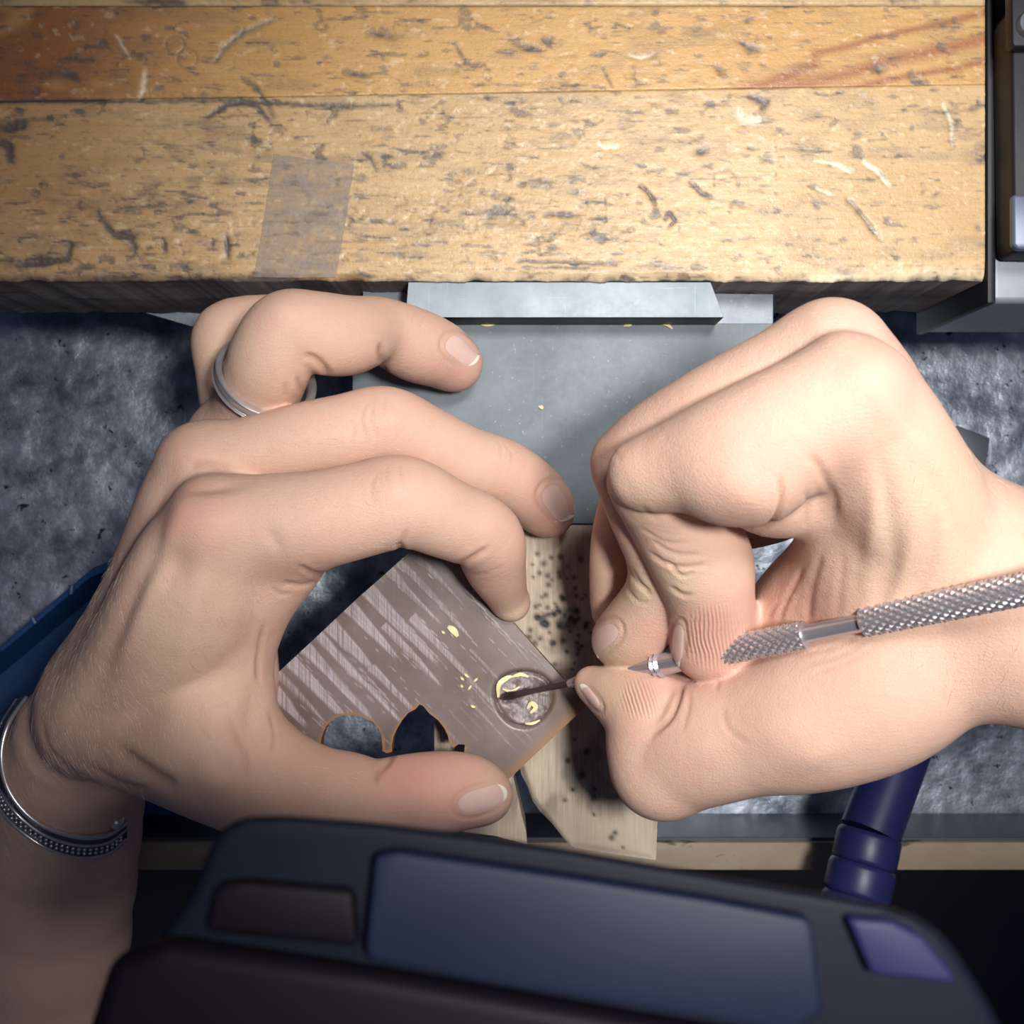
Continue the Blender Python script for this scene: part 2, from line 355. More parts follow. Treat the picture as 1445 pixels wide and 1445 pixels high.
def plank(name, ytop, ybot, m, seed, front=False, red=None, step=0.34):
    """dense displaced plank top between two glue lines, with side walls down to z=-41; ytop/ybot are functions of world x"""
    nx = int((XR-XL)/step)+1
    xs = np.linspace(XL, XR, nx); wid = abs(ytop(0)-ybot(0)); ny = max(6, int(wid/step)+1)
    t = np.linspace(0, 1, ny); X = np.repeat(xs[:, None], ny, 1)
    Y = ytop(xs)[:, None]*(1-t)+ybot(xs)[:, None]*t
    px = 722.5+X*F/H; py = 722.5-Y*F/H
    Z = np.zeros_like(X); dirt = np.zeros_like(X); pale = np.zeros_like(X); rd = np.zeros_like(X)
    if front:   # worn front arris
        wob = fbm(xs/4, xs*0, 31, 4)-0.5
        e = np.clip(1-(Y-(YF))/(1.8+1.8*np.clip(fbm(xs/7, xs*0+3, 5, 3)-.35, 0, 1))[:, None], 0, 1)
        Z -= e**2.2*(1.4+wob[:, None]*1.6); Y = Y+e**3*(wob[:, None]*1.2)
        pale += 0.45*sstep(0.1, .8, e)*(px > 520); dirt += 0.5*sstep(.35, 1, e)*sstep(.45, .62, fbm(px/20, py/20, 77, 3))+0.5*sstep(0, 1, e)*(px < 420)
        wr = sstep(1040, 1200, px)*sstep(365, 392, py); pale += 0.6*wr*fbm(px/6, py/10, 3, 3); Z -= wr*0.6*fbm(px/14, py/9, 4, 3)
    else:
        e = np.clip(1-np.minimum(abs(t-0), abs(1-t))*wid/0.35, 0, 1)[None, :]; Z -= 0.12*e**2; 
    e2 = np.clip(1-t*wid/0.35, 0, 1)[None, :]; Z -= 0.12*e2; dirt += 0.35*e2*sstep(.35, .6, fbm(px/60, py*0, 9, 3))
    # chips and dents: denser at the lower left and the middle of the front
    dens = 0.36+0.5*np.exp(-((px-330)/330)**2-((py-320)/110)**2)+0.30*np.exp(-((px-760)/200)**2-((py-330)/80)**2)+.18*np.exp(-((px-500)/500)**2-((py-170)/60)**2)
    a = fbm(px/19+0.6*fbm(px/9, py/9, seed, 2), py/13, seed+1, 4); chip = sstep(0.61, 0.72, a+0.12*(dens-0.45))
    b = fbm(px/42, py/15, seed+20, 4); stain = sstep(0.62, 0.80, b+0.22*(dens-0.5))
    s = fbm(px/30, py/5.5, seed+40, 4); streak = sstep(0.66, 0.76, s+0.10*(dens-.5))
    Z -= 0.2*chip*dens; dirt += 0.55*chip*sstep(.45, .6, fbm(px/25, py/20, seed+60, 3))+0.34*stain+0.5*streak
    c2 = fbm(px/13, py/7, seed+80, 4); pl = sstep(0.68, .76, c2+0.10*(dens-.5)); Z += 0.10*pl; pale += 0.22*pl; dirt += 0.26*sstep(.48, .78, fbm(px/60, py/20, seed+95, 4)); f2 = 0.6*sstep(.67, .73, fbm(px/7, py/2.6, seed+90, 3)); dirt += 0.4*f2*(.4+dens); Z -= .06*f2
    for pts, w, d, di, pa in MARKS:
        x0 = min(p[0] for p in pts)-20; x1 = max(p[0] for p in pts)+20; y0 = min(p[1] for p in pts)-20; y1 = max(p[1] for p in pts)+20
        if y1 < py.min() or y0 > py.max(): continue
        i0, i1 = np.searchsorted(px[:, 0], [x0, x1])
        if i1 <= i0: continue
        sx, sy = px[i0:i1], py[i0:i1]
        dd, par = seg_dist2(sx+3*(fbm(sx/7, sy/7, 5, 2)-.5), sy+3*(fbm(sx/7, sy/7, 6, 2)-.5), pts)
        k = np.exp(-(dd/w)**2)*(0.55+0.45*np.sin(np.pi*np.clip(par*.9+.05, 0, 1)))*(0.6+0.8*fbm(sx/5, sy/5, 8, 2))
        Z[i0:i1] -= d*k; dirt[i0:i1] += di*k*1.5; pale[i0:i1] += pa*k*1.3
    for cx, cy, r in ((247, 63, 13), (264, 82, 14)):
        dd = abs(np.hypot(px-cx, py-cy)-r); k = np.exp(-(dd/1.6)**2); Z -= 0.2*k; dirt += .35*k
    if red is not None: rd = red(px, py)
    mk = np.stack([np.clip(dirt, 0, 0.92).ravel(), np.clip(pale, 0, .9).ravel(), np.clip(rd, 0, .9).ravel()], 1)
    v = np.stack([X, Y, Z], -1).reshape(-1, 3)
    ii = np.arange(nx*ny).reshape(nx, ny)
    f = np.stack([ii[:-1, :-1], ii[:-1, 1:], ii[1:, 1:], ii[1:, :-1]], -1).reshape(-1, 4)
    ring = np.concatenate([ii[:, 0][::-1], ii[0, 1:], ii[1:, -1], ii[-1, 1:-1][::-1]])
    base = len(v); low = v[ring].copy(); low[:, 2] = -41
    v = np.vstack([v, low]); k = len(ring); aa = np.arange(k); bb = (aa+1) % k
    f = np.vstack([f, np.stack([ring[aa], base+aa, base+bb, ring[bb]], 1)])
    o = obj_np(name, v, f, m, bench)
    o.data.materials.append(M['bench_side'])
    mi = np.zeros(len(f), dtype=np.int32); mi[-k:] = 1; o.data.polygons.foreach_set('material_index', mi)
    add_attr(o, 'marks', np.vstack([mk, np.tile([0.5, 0, 0], (k, 1))]))
    return o
def red2(px, py):
    r = 0.85*np.exp(-(np.maximum(px-40, 0)/210)**2)*sstep(.25, .55, fbm(px/80, py/40, 11, 3)+.2*np.exp(-((py-70)/60)**2))
    for (x0, y0), (x1, y1), w in (((1100, 128), (1392, 52), 11), ((1190, 128), (1400, 84), 5), ((1150, 75), (1400, 14), 6), ((1020,140),(1150,90),9)):
        dd, _ = seg_dist2(px, py+8*(fbm(px/60, py/60, 2, 2)-.5), [(x0, y0), (x1, y1)]); r = r+0.8*np.exp(-(dd/w)**2)
    return r
top_line = lambda x: np.asarray(-(8-722.5)*H/F+0*np.asarray(x, float))
mid_line = lambda x: joint(np.asarray(x, float), 143, 119)
plank('plank', lambda x: np.asarray(YB-20+0*np.asarray(x, float)), top_line, M['plank'], 100, step=0.8)
plank('plank', top_line, mid_line, M['plank2'], 200, red=red2)
plank('plank', mid_line, lambda x: np.asarray(YF+0*np.asarray(x, float)), M['plank'], 300, front=True, red=lambda px, py: 0.30*np.exp(-(np.maximum(px, 0)/330)**2)*(.4+fbm(px/90, py/25, 71, 3)))
# strip of old tape stuck over the front edge
tp = [(386, 217), (436, 224), (500, 232), (488, 312), (474, 391), (415, 392), (358, 391), (373, 304)]
bm = bmesh.new(); tv = [bm.verts.new(P(x, y, 0.14)) for x, y in tp]; bm.faces.new(tv)
bmesh.ops.triangulate(bm, faces=bm.faces[:])
r = bmesh.ops.extrude_face_region(bm, geom=bm.faces[:])
for g in r['geom']:
    if isinstance(g, bmesh.types.BMVert): g.co.z += 0.08
tag(obj_bm('tape_strip', bm, M['tape'], None, False), 'grimy translucent tape patch stuck across the bench front edge', 'tape')

# ------------------------------------------------------------------ dense plates cut to an outline
def plate(name, poly, z1, z0, m, parent=None, step=0.6, disp=None, marks=None, side_mark=(0, 0, 0), rotg=0.0, taper=0.0):
    """poly: world xy outline. Top face filled with a regular grid, displaced by disp(px,py); walls down to z0."""
    poly = np.array(poly, float); ee = []
    for i in range(len(poly)):
        a, b = poly[i], poly[(i+1) % len(poly)]; k = max(1, int(np.hypot(*(b-a))/step))
        for j in range(k): ee.append(a+(b-a)*j/k)
    ee = np.array(ee); n = len(ee)
    ca, sa = math.cos(rotg), math.sin(rotg); R = np.array([[ca, -sa], [sa, ca]])
    q = ee@R; gx = np.arange(q[:, 0].min()+step/2, q[:, 0].max(), step); gy = np.arange(q[:, 1].min()+step/2, q[:, 1].max(), step)
    g = np.stack(np.meshgrid(gx, gy), -1).reshape(-1, 2)@R.T
    ins = np.zeros(len(g), bool); dm = np.full(len(g), 1e9)
    for i in range(n):
        x0, y0 = ee[i]; x1, y1 = ee[(i+1) % n]
        c = ((y0 > g[:, 1]) != (y1 > g[:, 1])) & (g[:, 0] < (x1-x0)*(g[:, 1]-y0)/(y1-y0+1e-12)+x0); ins ^= c
        dm = np.minimum(dm, np.hypot(g[:, 0]-x0, g[:, 1]-y0))
    g = g[ins & (dm > step*0.6)]
    allp = np.vstack([ee, g])
    r = delaunay_2d_cdt([Vector(p) for p in allp], [(i, (i+1) % n) for i in range(n)], [list(range(n))], 1, 1e-6)
    co = np.array([(p.x, p.y) for p in r[0]]); f = np.array([t for t in r[2]], dtype=np.int32)
    key = {j: i for i, l_ in enumerate(r[3]) for j in l_}
    ring = [key[i] for i in range(n)]
    k = (H-z1)/F; px = 722.5+co[:, 0]/k; py = 722.5-co[:, 1]/k
    z = np.full(len(co), float(z1)); 
    if disp is not None: z = z+disp(px, py)
    v = np.column_stack([co, z]); low = v[ring].copy(); low[:, 2] = z0
    if taper: 
        cc = low[:, :2].mean(0); low[:, :2] += (cc-low[:, :2])*taper
    b = len(v); v = np.vstack([v, low])
    a_, b_ = np.arange(n), (np.arange(n)+1) % n; rg = np.array(ring)
    area2 = np.sum(ee[:, 0]*np.roll(ee[:, 1], -1)-np.roll(ee[:, 0], -1)*ee[:, 1])
    w1 = np.stack([rg[a_], b+a_, b+b_], 1); w2 = np.stack([rg[a_], b+b_, rg[b_]], 1)
    if area2 < 0: w1, w2 = w1[:, ::-1], w2[:, ::-1]
    fn = co[f]; ar = (fn[:, 1, 0]-fn[:, 0, 0])*(fn[:, 2, 1]-fn[:, 0, 1])-(fn[:, 2, 0]-fn[:, 0, 0])*(fn[:, 1, 1]-fn[:, 0, 1])
    f[ar < 0] = f[ar < 0][:, ::-1]
    fb = np.array([(0, 0, 0)])
    o = obj_np(name, v, np.vstack([f, w1, w2]), m, parent)
    o.data.set_sharp_from_angle(angle=math.radians(40))
    if marks is not None:
        mk = np.clip(marks(px, py), 0, 1); add_attr(o, 'marks', np.vstack([mk, np.tile(side_mark, (n, 1))]))
    return o
def w2(pts, z): return [P(x, y, z)[:2] for x, y in pts]

# ---- anvil block: plate, back bracket, bar
ZP = -12.5
anvil = tag(empty('bench_anvil', P(790, 600, ZP)), 'flat grey steel bench anvil plate screwed to the bench front', 'anvil')
obj_bm('steel_plate', pxprism([(497, 456), (1092, 456), (1092, 739), (530, 739), (497, 560)], ZP, ZP-14, 0.35, 2), M['steel'], anvil)
obj_bm('back_bracket', prism_bm([P(512, 409, ZP-2), P(1091, 415, ZP-2), P(1091, 460, ZP-1.2), P(512, 460, ZP-1.2)], [P(512, 409, ZP-8), P(1091, 415, ZP-8), P(1091, 460, ZP-8), P(512, 460, ZP-8)], 0.2, 2), M['steel_pale'], anvil)
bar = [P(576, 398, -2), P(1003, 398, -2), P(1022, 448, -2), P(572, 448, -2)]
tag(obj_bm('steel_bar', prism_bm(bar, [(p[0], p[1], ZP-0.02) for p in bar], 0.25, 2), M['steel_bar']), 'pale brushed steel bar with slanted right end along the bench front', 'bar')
obj_bm('steel_sheet', prism_bm([P(200, 440, -43), P(290, 438, -43), P(290, 463, -43), P(272, 461, -43)], [P(200, 440, -44), P(290, 438, -44), P(290, 463, -44), P(272, 461, -44)], 0.1, 1), M['steel_pale'])
tag(bpy.data.objects['steel_sheet'], 'thin pale metal sheet corner sticking out under the bench edge', 'sheet')

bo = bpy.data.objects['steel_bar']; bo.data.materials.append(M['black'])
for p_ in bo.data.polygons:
    if p_.normal.y < -0.8: p_.material_index = 1  # front face black: the shade of this unlit side put into its colour
# ---- bench pin
PIN = [(613, 741), (935, 741), (934, 900), (932, 1060), (929, 1150), (926, 1215), (870, 1207), (812, 1198), (797, 1186), (778, 1162), (762, 1146), (752, 1132), (745, 1112), (736, 1094), (733, 1082), (724, 1096), (730, 1120), (736, 1150), (742, 1172), (744, 1192), (700, 1180), (640, 1172), (613, 1166)]
HOLES = [(751, 797), (778, 787), (791, 786), (801, 799), (761, 809), (789, 808), (801, 816), (770, 840), (795, 845), (783, 852), (774, 868), (771, 880), (783, 868), (797, 868), (815, 862), (822, 845), (811, 877), (789, 884), (805, 891), (817, 897), (760, 872), (775, 893), (762, 902), (795, 905), (822, 912), (800, 920), (780, 908), (811, 1044), (801, 1074), (822, 1094), (808, 1115), (797, 1130), (838, 1126), (839, 1114), (868, 1176), (863, 1183), (879, 1197), (672, 1152), (668, 1146), (752, 815), (812, 830), (828, 880), (745, 850), (748, 890), (828, 1060), (838, 1150), (758, 782), (820, 790)]
rr = np.random.RandomState(3)
for i in range(34): HOLES.append((788+rr.randn()*26, 878+rr.randn()*34))
def pin_disp(px, py):
    z = -0.16*(fbm(px/4, py/90, 5, 4)-.3)
    for i, (x, y) in enumerate(HOLES):
        z = z-0.5*np.exp(-(((px-x)**2+(py-y)**2)/(2.4+1.2*(i % 3))**2))
    d, _ = seg_dist2(px, py, [(800, 1195), (775, 1160), (750, 1130), (735, 1084)]); z = z-0.8*np.exp(-(d/5)**2)
    d, _ = seg_dist2(px, py, [(930, 1150), (926, 1215), (812, 1198)]); z = z-0.7*np.exp(-(d/6)**2)
    return z
def pin_mark(px, py):
    d = np.zeros_like(px)
    for i, (x, y) in enumerate(HOLES): d = d+0.95*np.exp(-(((px-x)**2+(py-y)**2)/(2.3+1.0*(i % 3))**2))
    st = np.exp(-((px-795)/34)**2-((py-885)/50)**2)*sstep(.4, .7, fbm(px/18, py/14, 3, 4)); d = d+0.7*st
    e, _ = seg_dist2(px, py, [(800, 1195), (775, 1160), (750, 1130), (735, 1084)]); d = d+0.7*np.exp(-(e/4)**2)
    d = d+0.45*sstep(.5, .72, fbm(px/30, py/60, 44, 3))*sstep(980, 1060, py)*(1-sstep(1130, 1180, py))
    p = 0.6*sstep(1120, 1180, py)+0*px
    return np.stack([d, p, 0*px], 1)
pin = tag(empty('bench_pin', P(775, 960, ZP)), 'worn wooden bench pin with V notch and clusters of drill holes', 'bench pin')
o = plate('pin_board', w2(PIN, ZP), ZP, ZP-13, M['pin'], pin, 0.42, pin_disp, pin_mark, (0.35, 0, 0))

# ---- iron clamp with black housing at the right end of the bench
clamp = tag(empty('bench_clamp', (118, 60, 0)), 'dark metal clamp with black housing on the right end of the bench', 'clamp')
X0 = XR+0.3
obj_bm('clamp_body', box_bm(X0+1.6, 175, 47.2, 200, -44, -1.5, 1.6, 3), M['bracket'], clamp)
obj_bm('side_plate', box_bm(X0, X0+2.0, 46.8, 201, -44.5, 0.6, 0.5, 2), M['black'], clamp)
hz = 10
hp = [(1416, -90), (1416, 20), (1399, 45), (1401, 200), (1403, 352), (1409, 369), (1600, 372), (1600, -90)]
hpw = [P(x, y, 0) for x, y in hp]
obj_bm('housing', prism_bm([(p[0], p[1], hz) for p in hpw], [(p[0], p[1], 0.2) for p in hpw], 0.9, 3), M['black'], clamp)
lid = [P(x, y, hz+3) for x, y in [(1426, -90), (1428, 60), (1432, 66), (1600, 66), (1600, -90)]]
obj_bm('housing_lid', prism_bm(lid, [(p[0], p[1], hz-0.5) for p in lid], 0.8, 3), M['black'], clamp)
pad = [P(x, y, hz+2) for x, y in [(1430, 274), (1600, 274), (1600, 352), (1438, 352), (1430, 345)]]
obj_bm('press_pad', prism_bm(pad, [(p[0], p[1], hz-0.5) for p in pad], 0.7, 3), M['bluegrey'], clamp)
sx, sy, sz = P(1456, 32, hz+4.2)
bm = bmesh.new(); bmesh.ops.create_cone(bm, cap_ends=True, segments=32, radius1=3.0, radius2=2.6, depth=2.0, matrix=Matrix.Translation((sx, sy, hz+3.6)))
obj_bm('screw_head', bm, M['iron'], clamp)

# ---- drawer below
ZT = -125.0
drawer = tag(empty('catch_tray', (0, -40, ZT)), 'open sheet metal catch tray below the bench with wooden front rail', 'tray')
g = 1.2; xs = np.arange(-230, 231, g); ys = np.arange(-101.5, 131, g); XX, YY = np.meshgrid(xs, ys, indexing='ij')
ZZ = ZT+0.9*(fbm(XX/14, YY/14, 50, 4)-.5)+0.5*(fbm(XX/3.5, YY/3.5, 60, 3)-.5)
ii = np.arange(XX.size).reshape(XX.shape)
obj_np('tray_sheet', np.stack([XX, YY, ZZ], -1).reshape(-1, 3), np.stack([ii[:-1, :-1], ii[1:, :-1], ii[1:, 1:], ii[:-1, 1:]], -1).reshape(-1, 4), M['tray'], drawer)
obj_bm('front_rail', box_bm(-230, 230, -110.6, -102, -140, -95, 0.5, 2), M['tray_wood'], drawer)
obj_bm('tray_lip', box_bm(-230, 230, -102, -101, ZT-2, -97, 0.2, 1), M['iron'], drawer)
blk = [P(x, y, -112) for x, y in [(1350, 600), (1398, 618), (1390, 668), (1338, 650)]]
tag(obj_bm('metal_block', prism_bm(blk, [(p[0], p[1], ZT-0.5) for p in blk], 0.6, 2), M['iron']), 'small dark metal block lying in the catch tray beside the right wrist', 'block')
bm = box_bm(-700, 700, -700, 700, -420, -400); tag(obj_bm('floor', bm, M['floor'], None, False), None, None, None, 'structure')

# blue plastic bin, lower left
binr = tag(empty('plastic_bin', P(60, 1000, ZT)), 'dark blue plastic bin behind the left wrist', 'bin')
zb = -98
o1 = [(150, 793), (132, 800), (-120, 1012), (-120, 1150), (285, 1150), (200, 790)]
a = [V(x, y, zb) for x, y in o1]; cen = sum(a, Vector())/len(a)
inn = [cen+(p-cen)*0.90 for p in a]; 
bm = bmesh.new()
L = []
for lv in ([p.copy() for p in a], [p.copy() for p in inn]): L.append([bm.verts.new(p) for p in lv])
low_o = [bm.verts.new((cen.x+(p.x-cen.x)*.93, cen.y+(p.y-cen.y)*.93, ZT+1.6)) for p in a]
low_i = [bm.verts.new((cen.x+(p.x-cen.x)*.86, cen.y+(p.y-cen.y)*.86, ZT+3)) for p in a]
n6 = len(a)
for i in range(n6):
    j = (i+1) % n6
    bm.faces.new((L[0][i], L[0][j], L[1][j], L[1][i])); bm.faces.new((L[0][i], low_o[i], low_o[j], L[0][j])); bm.faces.new((L[1][i], L[1][j], low_i[j], low_i[i]))
bm.faces.new(low_i); bm.faces.new(low_o[::-1]); bevel(bm, 0.5, 2)
obj_bm('bin_shell', bm, M['blue_bin'], binr)
for t in (0.12, 0.34, 0.56, 0.78):
    p = a[1].lerp(a[2], t); q = inn[1].lerp(inn[2], t)
    tube('rib', [p+Vector((0, 0, .2)), q+Vector((0, 0, .2))], 0.9, M['blue_bin'], binr, 8)

# blue ribbed handle lying over the drawer rail
hd = tag(empty('tool_handle', P(1240, 1120, -60)), 'dark blue ribbed rubber handle lying across the wooden tray rail', 'handle')
pa, pb, pc = V(1300, 985, -78), V(1228, 1175, -66), V(1196, 1320, -60)
ax = (pb-pa).normalized()
tube('shaft', [pa-ax*40, pa, pb], [8.0, 8.0, 8.4], M['blue_tube'], hd, 28)
ax2 = (pc-pb); Lb = ax2.length; ax2.normalize()
k = 0
while k*9.0 < Lb+30:
    q0 = pb+ax2*(k*9.0); rr0 = 9.3 if k else 9.0
    tube('grip_segment', [q0, q0+ax2*0.7, q0+ax2*1.4, q0+ax2*7.6, q0+ax2*8.3, q0+ax2*8.9], [rr0-.7, rr0-.2, rr0, rr0, rr0-.2, rr0-.8], M['blue_tube'], hd, 28); k += 1

# ------------------------------------------------------------------ wax slab
ZW = 3.0
WAX = [(362, 976), (400, 942), (443, 902), (476, 871), (507, 842), (540, 813), (609, 751), (668, 816), (725, 880), (791, 954), (828, 995), (800, 1022), (760, 1060), (722, 1096), (700, 1112), (664, 1090), (655, 1062), (656, 1051), (647, 1050), (640, 1055), (634, 1048), (632, 1038), (626, 1026), (618, 1016), (606, 1007), (597, 996), (592, 994), (586, 1001), (576, 1006), (567, 1017), (561, 1027), (555, 1040), (553, 1052), (553, 1061), (546, 1063), (540, 1060), (539, 1048), (538, 1036), (533, 1026), (525, 1018), (517, 1015), (509, 1011), (499, 1009), (488, 1009), (478, 1011), (468, 1017), (461, 1024), (456, 1034), (453, 1044), (452, 1058), (451, 1076), (420, 1042), (390, 1008)]
dirB = np.array([0.70, 0.714])      # direction of the saw marks, px
pa_ = np.array([362, 976.]); ab = np.array([609-362, 751-976.]); Lab = np.hypot(*ab); ab /= Lab
SC = [(18, 0, 26, 90, .95), (40, 2, 10, 120, .6), (64, 0, 20, 130, 1.0), (92, 4, 16, 150, .9), (118, 0, 15, 205, .95), (140, 2, 24, 95, .85), (142, 90, 12, 230, .75), (176, 0, 22, 110, .9), (196, 60, 12, 190, .7), (212, 0, 24, 150, .8), (232, 80, 12, 260, .65), (252, 0, 14, 120, .6), (272, 10, 10, 150, .45), (296, 0, 14, 120, .35), (212, 220, 4, 330, .5), (238, 240, 4, 330, .5), (262, 170, 3, 330, .4), (160, 200, 4, 290, .4), (228, 200, 3, 330, .45)]
def wax_uv(px, py):
    u = (px-pa_[0])*ab[0]+(py-pa_[1])*ab[1]; v = (px-pa_[0])*dirB[0]+(py-pa_[1])*dirB[1]; return u, v
def wax_scr(px, py):
    u, v = wax_uv(px, py); s = np.zeros_like(px)
    for c, v0, w, v1, a in SC:
        t = np.clip((v-v0)/(v1-v0), 0, 1); ww = w*0.5*(1-t*0.8)
        cc = c+(v-v0)*0.02
        m = sstep(ww+1.5, ww-2.0, abs(u-cc+5*(fbm(u/6, v/60, 9, 2)-.5)))*(v > v0-2)*sstep(1.0, .86, (v-v0)/(v1-v0)+.25*(fbm(u/3, v/200, 4, 2)-.5))
        s = np.maximum(s, m*a*(0.55+0.45*fbm(u/2.2, v/80, 17, 2)*1.4))
    f = sstep(.68, .74, fbm(u/2.4, v/120, 31, 3)); return np.maximum(s, 0.45*f*sstep(330, 100, v))
CX, CY, CR = 739, 985, 40
def wax_disp(px, py):
    s = wax_scr(px, py); z = 0.10*s*(fbm(*[a_/b_ for a_, b_ in zip(wax_uv(px, py), (1.7, 60))], 3, 2)-.4)
    r = np.hypot((px-CX), (py-CY)*1.05); a = np.arctan2(py-CY, px-CX)
    z = z-0.75*np.exp(-((r-CR+2*np.sin(3*a))/3.0)**2)-0.35*sstep(CR, CR-8, r)*(0.5+fbm(px/7, py/7, 3, 3))
    z = z-0.4*np.exp(-(seg_dist2(px, py, [(712, 990), (742, 978)])[0]/4)**2)
    return z
def wax_mark(px, py):
    s = wax_scr(px, py); r = np.hypot(px-CX, (py-CY)*1.05)
    inside = sstep(CR+4, CR-2, r); s = s*(1-inside)+0.55*inside*sstep(.42, .6, fbm(px/6, py/9, 12, 3))
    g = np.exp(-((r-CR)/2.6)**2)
    d, _ = seg_dist2(px, py, [(451, 1076), (452, 1058), (453, 1044), (461, 1024), (478, 1011), (499, 1009), (519, 1016), (533, 1027), (540, 1044), (540, 1062), (553, 1061), (555, 1040), (568, 1016), (592, 994), (606, 1007), (626, 1026), (637, 1052), (656, 1056)])
    rim = sstep(5, 1.5, d)
    d2, _ = seg_dist2(px, py, [(722, 1098), (830, 996)]); brown = 0.6*sstep(22, 2, d2)+0.4*sstep(70, 0, np.hypot(px-828, py-996))
    crn = 0.35*sstep(60, 0, np.hypot(px-365, py-980))
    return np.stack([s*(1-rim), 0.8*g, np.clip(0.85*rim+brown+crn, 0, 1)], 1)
slab = tag(empty('wax_slab', P(595, 985, 0)), 'brown carving wax slab with scalloped cutouts and an engraved circle', 'wax slab')
o = plate('slab_body', w2(WAX, ZW), ZW, ZW-4.6, M['wax'], slab, 0.30, wax_disp, wax_mark, (0, 0, 0.9), math.radians(-43))

def ribbon(name, pts, z, w, label, group, twist=0.6):
    """a thin curled shaving"""
    p = catmull([(*P(x, y, z)[:2], z) for x, y in pts], 4); n = len(p)
    p[:, 2] += 0.5*np.sin(np.linspace(0, np.pi, n))*0.8
    t = np.gradient(p, axis=0); t /= np.linalg.norm(t, axis=1)[:, None]
    bm = bmesh.new(); rows = []
    for i in range(n):
        s_ = np.cross(t[i], [0, 0, 1]); s_ /= np.linalg.norm(s_)+1e-9
        ww = w*0.5*(0.35+0.65*math.sin(math.pi*(i+.5)/n)); up = np.array([0, 0, 0.25+0.3*math.sin(i*twist)])
        rows.append([bm.verts.new(p[i]+s_*ww+up*ww), bm.verts.new(p[i]-s_*ww), bm.verts.new(p[i]-s_*ww+[0, 0, .12]), bm.verts.new(p[i]+s_*ww+up*ww+[0, 0, .14])])
    for i in range(n-1):
        for j in range(4): bm.faces.new((rows[i][j], rows[i][(j+1) % 4], rows[i+1][(j+1) % 4], rows[i+1][j]))
    bm.faces.new(rows[0]); bm.faces.new(rows[-1][::-1])
    return tag(obj_bm(name, bm, M['shaving']), label, 'shaving', group)
SH = [([(632, 884), (640, 889), (646, 898)], 9, 'largest yellow wax shaving, lying alone high on the slab'),
      ([(703, 984), (704, 966), (714, 957), (722, 954)], 7, 'curled yellow shaving on the upper left rim of the engraved circle'),
      ([(722, 955), (735, 951), (746, 955)], 5, 'yellow shaving along the top rim of the engraved circle'),
      ([(709, 972), (722, 975), (733, 969)], 4, 'yellow shaving just above the blade inside the engraved circle'),
      ([(744, 1000), (750, 992), (756, 998), (748, 1006)], 7, 'pale shaving inside the engraved circle below the blade'),
      ([(741, 1021), (752, 1020), (762, 1016)], 4, 'yellow shaving on the bottom rim of the engraved circle')]
for p_, w_, l_ in SH: ribbon('wax_shaving', p_, ZW+0.15, w_*0.157, l_, 'wax shavings on the slab')
for p_, l_ in (([(650, 955), (655, 960)], 'yellow wax crumb, uppermost left of the cluster beside the engraved circle'),
               ([(655, 950), (662, 956)], 'yellow wax crumb, uppermost right of the cluster beside the engraved circle'),
               ([(665, 967), (660, 974)], 'slanting yellow wax crumb at the lower end of the cluster beside the circle'),
               ([(668, 962), (674, 957)], 'yellow wax crumb nearest the engraved circle'),
               ([(664, 995), (671, 998)], 'lone wax crumb between the engraved circle and the pointed cutout'),
               ([(650, 966), (654, 970)], 'yellow wax crumb at the left edge of the cluster beside the circle'),
               ([(623, 890), (628, 894)], 'tiny wax crumb just left of the largest shaving')):
    ribbon('wax_crumb', [p_[0], tuple((np.array(p_[0])+p_[1])/2), p_[1]], ZW+0.08, 0.5, l_, 'wax crumbs on the slab')
for p_, l_ in (([(674, 455), (684, 459), (695, 458), (704, 454)], 'curled yellow shaving below the left part of the steel bar'),
               ([(880, 460), (888, 459), (893, 455)], 'curled yellow shaving below the right part of the steel bar, nearer the middle'),
               ([(933, 457), (941, 459), (949, 464)], 'small bent shaving on the anvil, rightmost under the steel bar'),
               ([(760, 573), (765, 576), (764, 572)], 'tiny pale crumb lying in the middle of the anvil plate')):
    ribbon('wax_shaving', p_, ZP+0.15, 0.7, l_, 'shavings on the anvil')

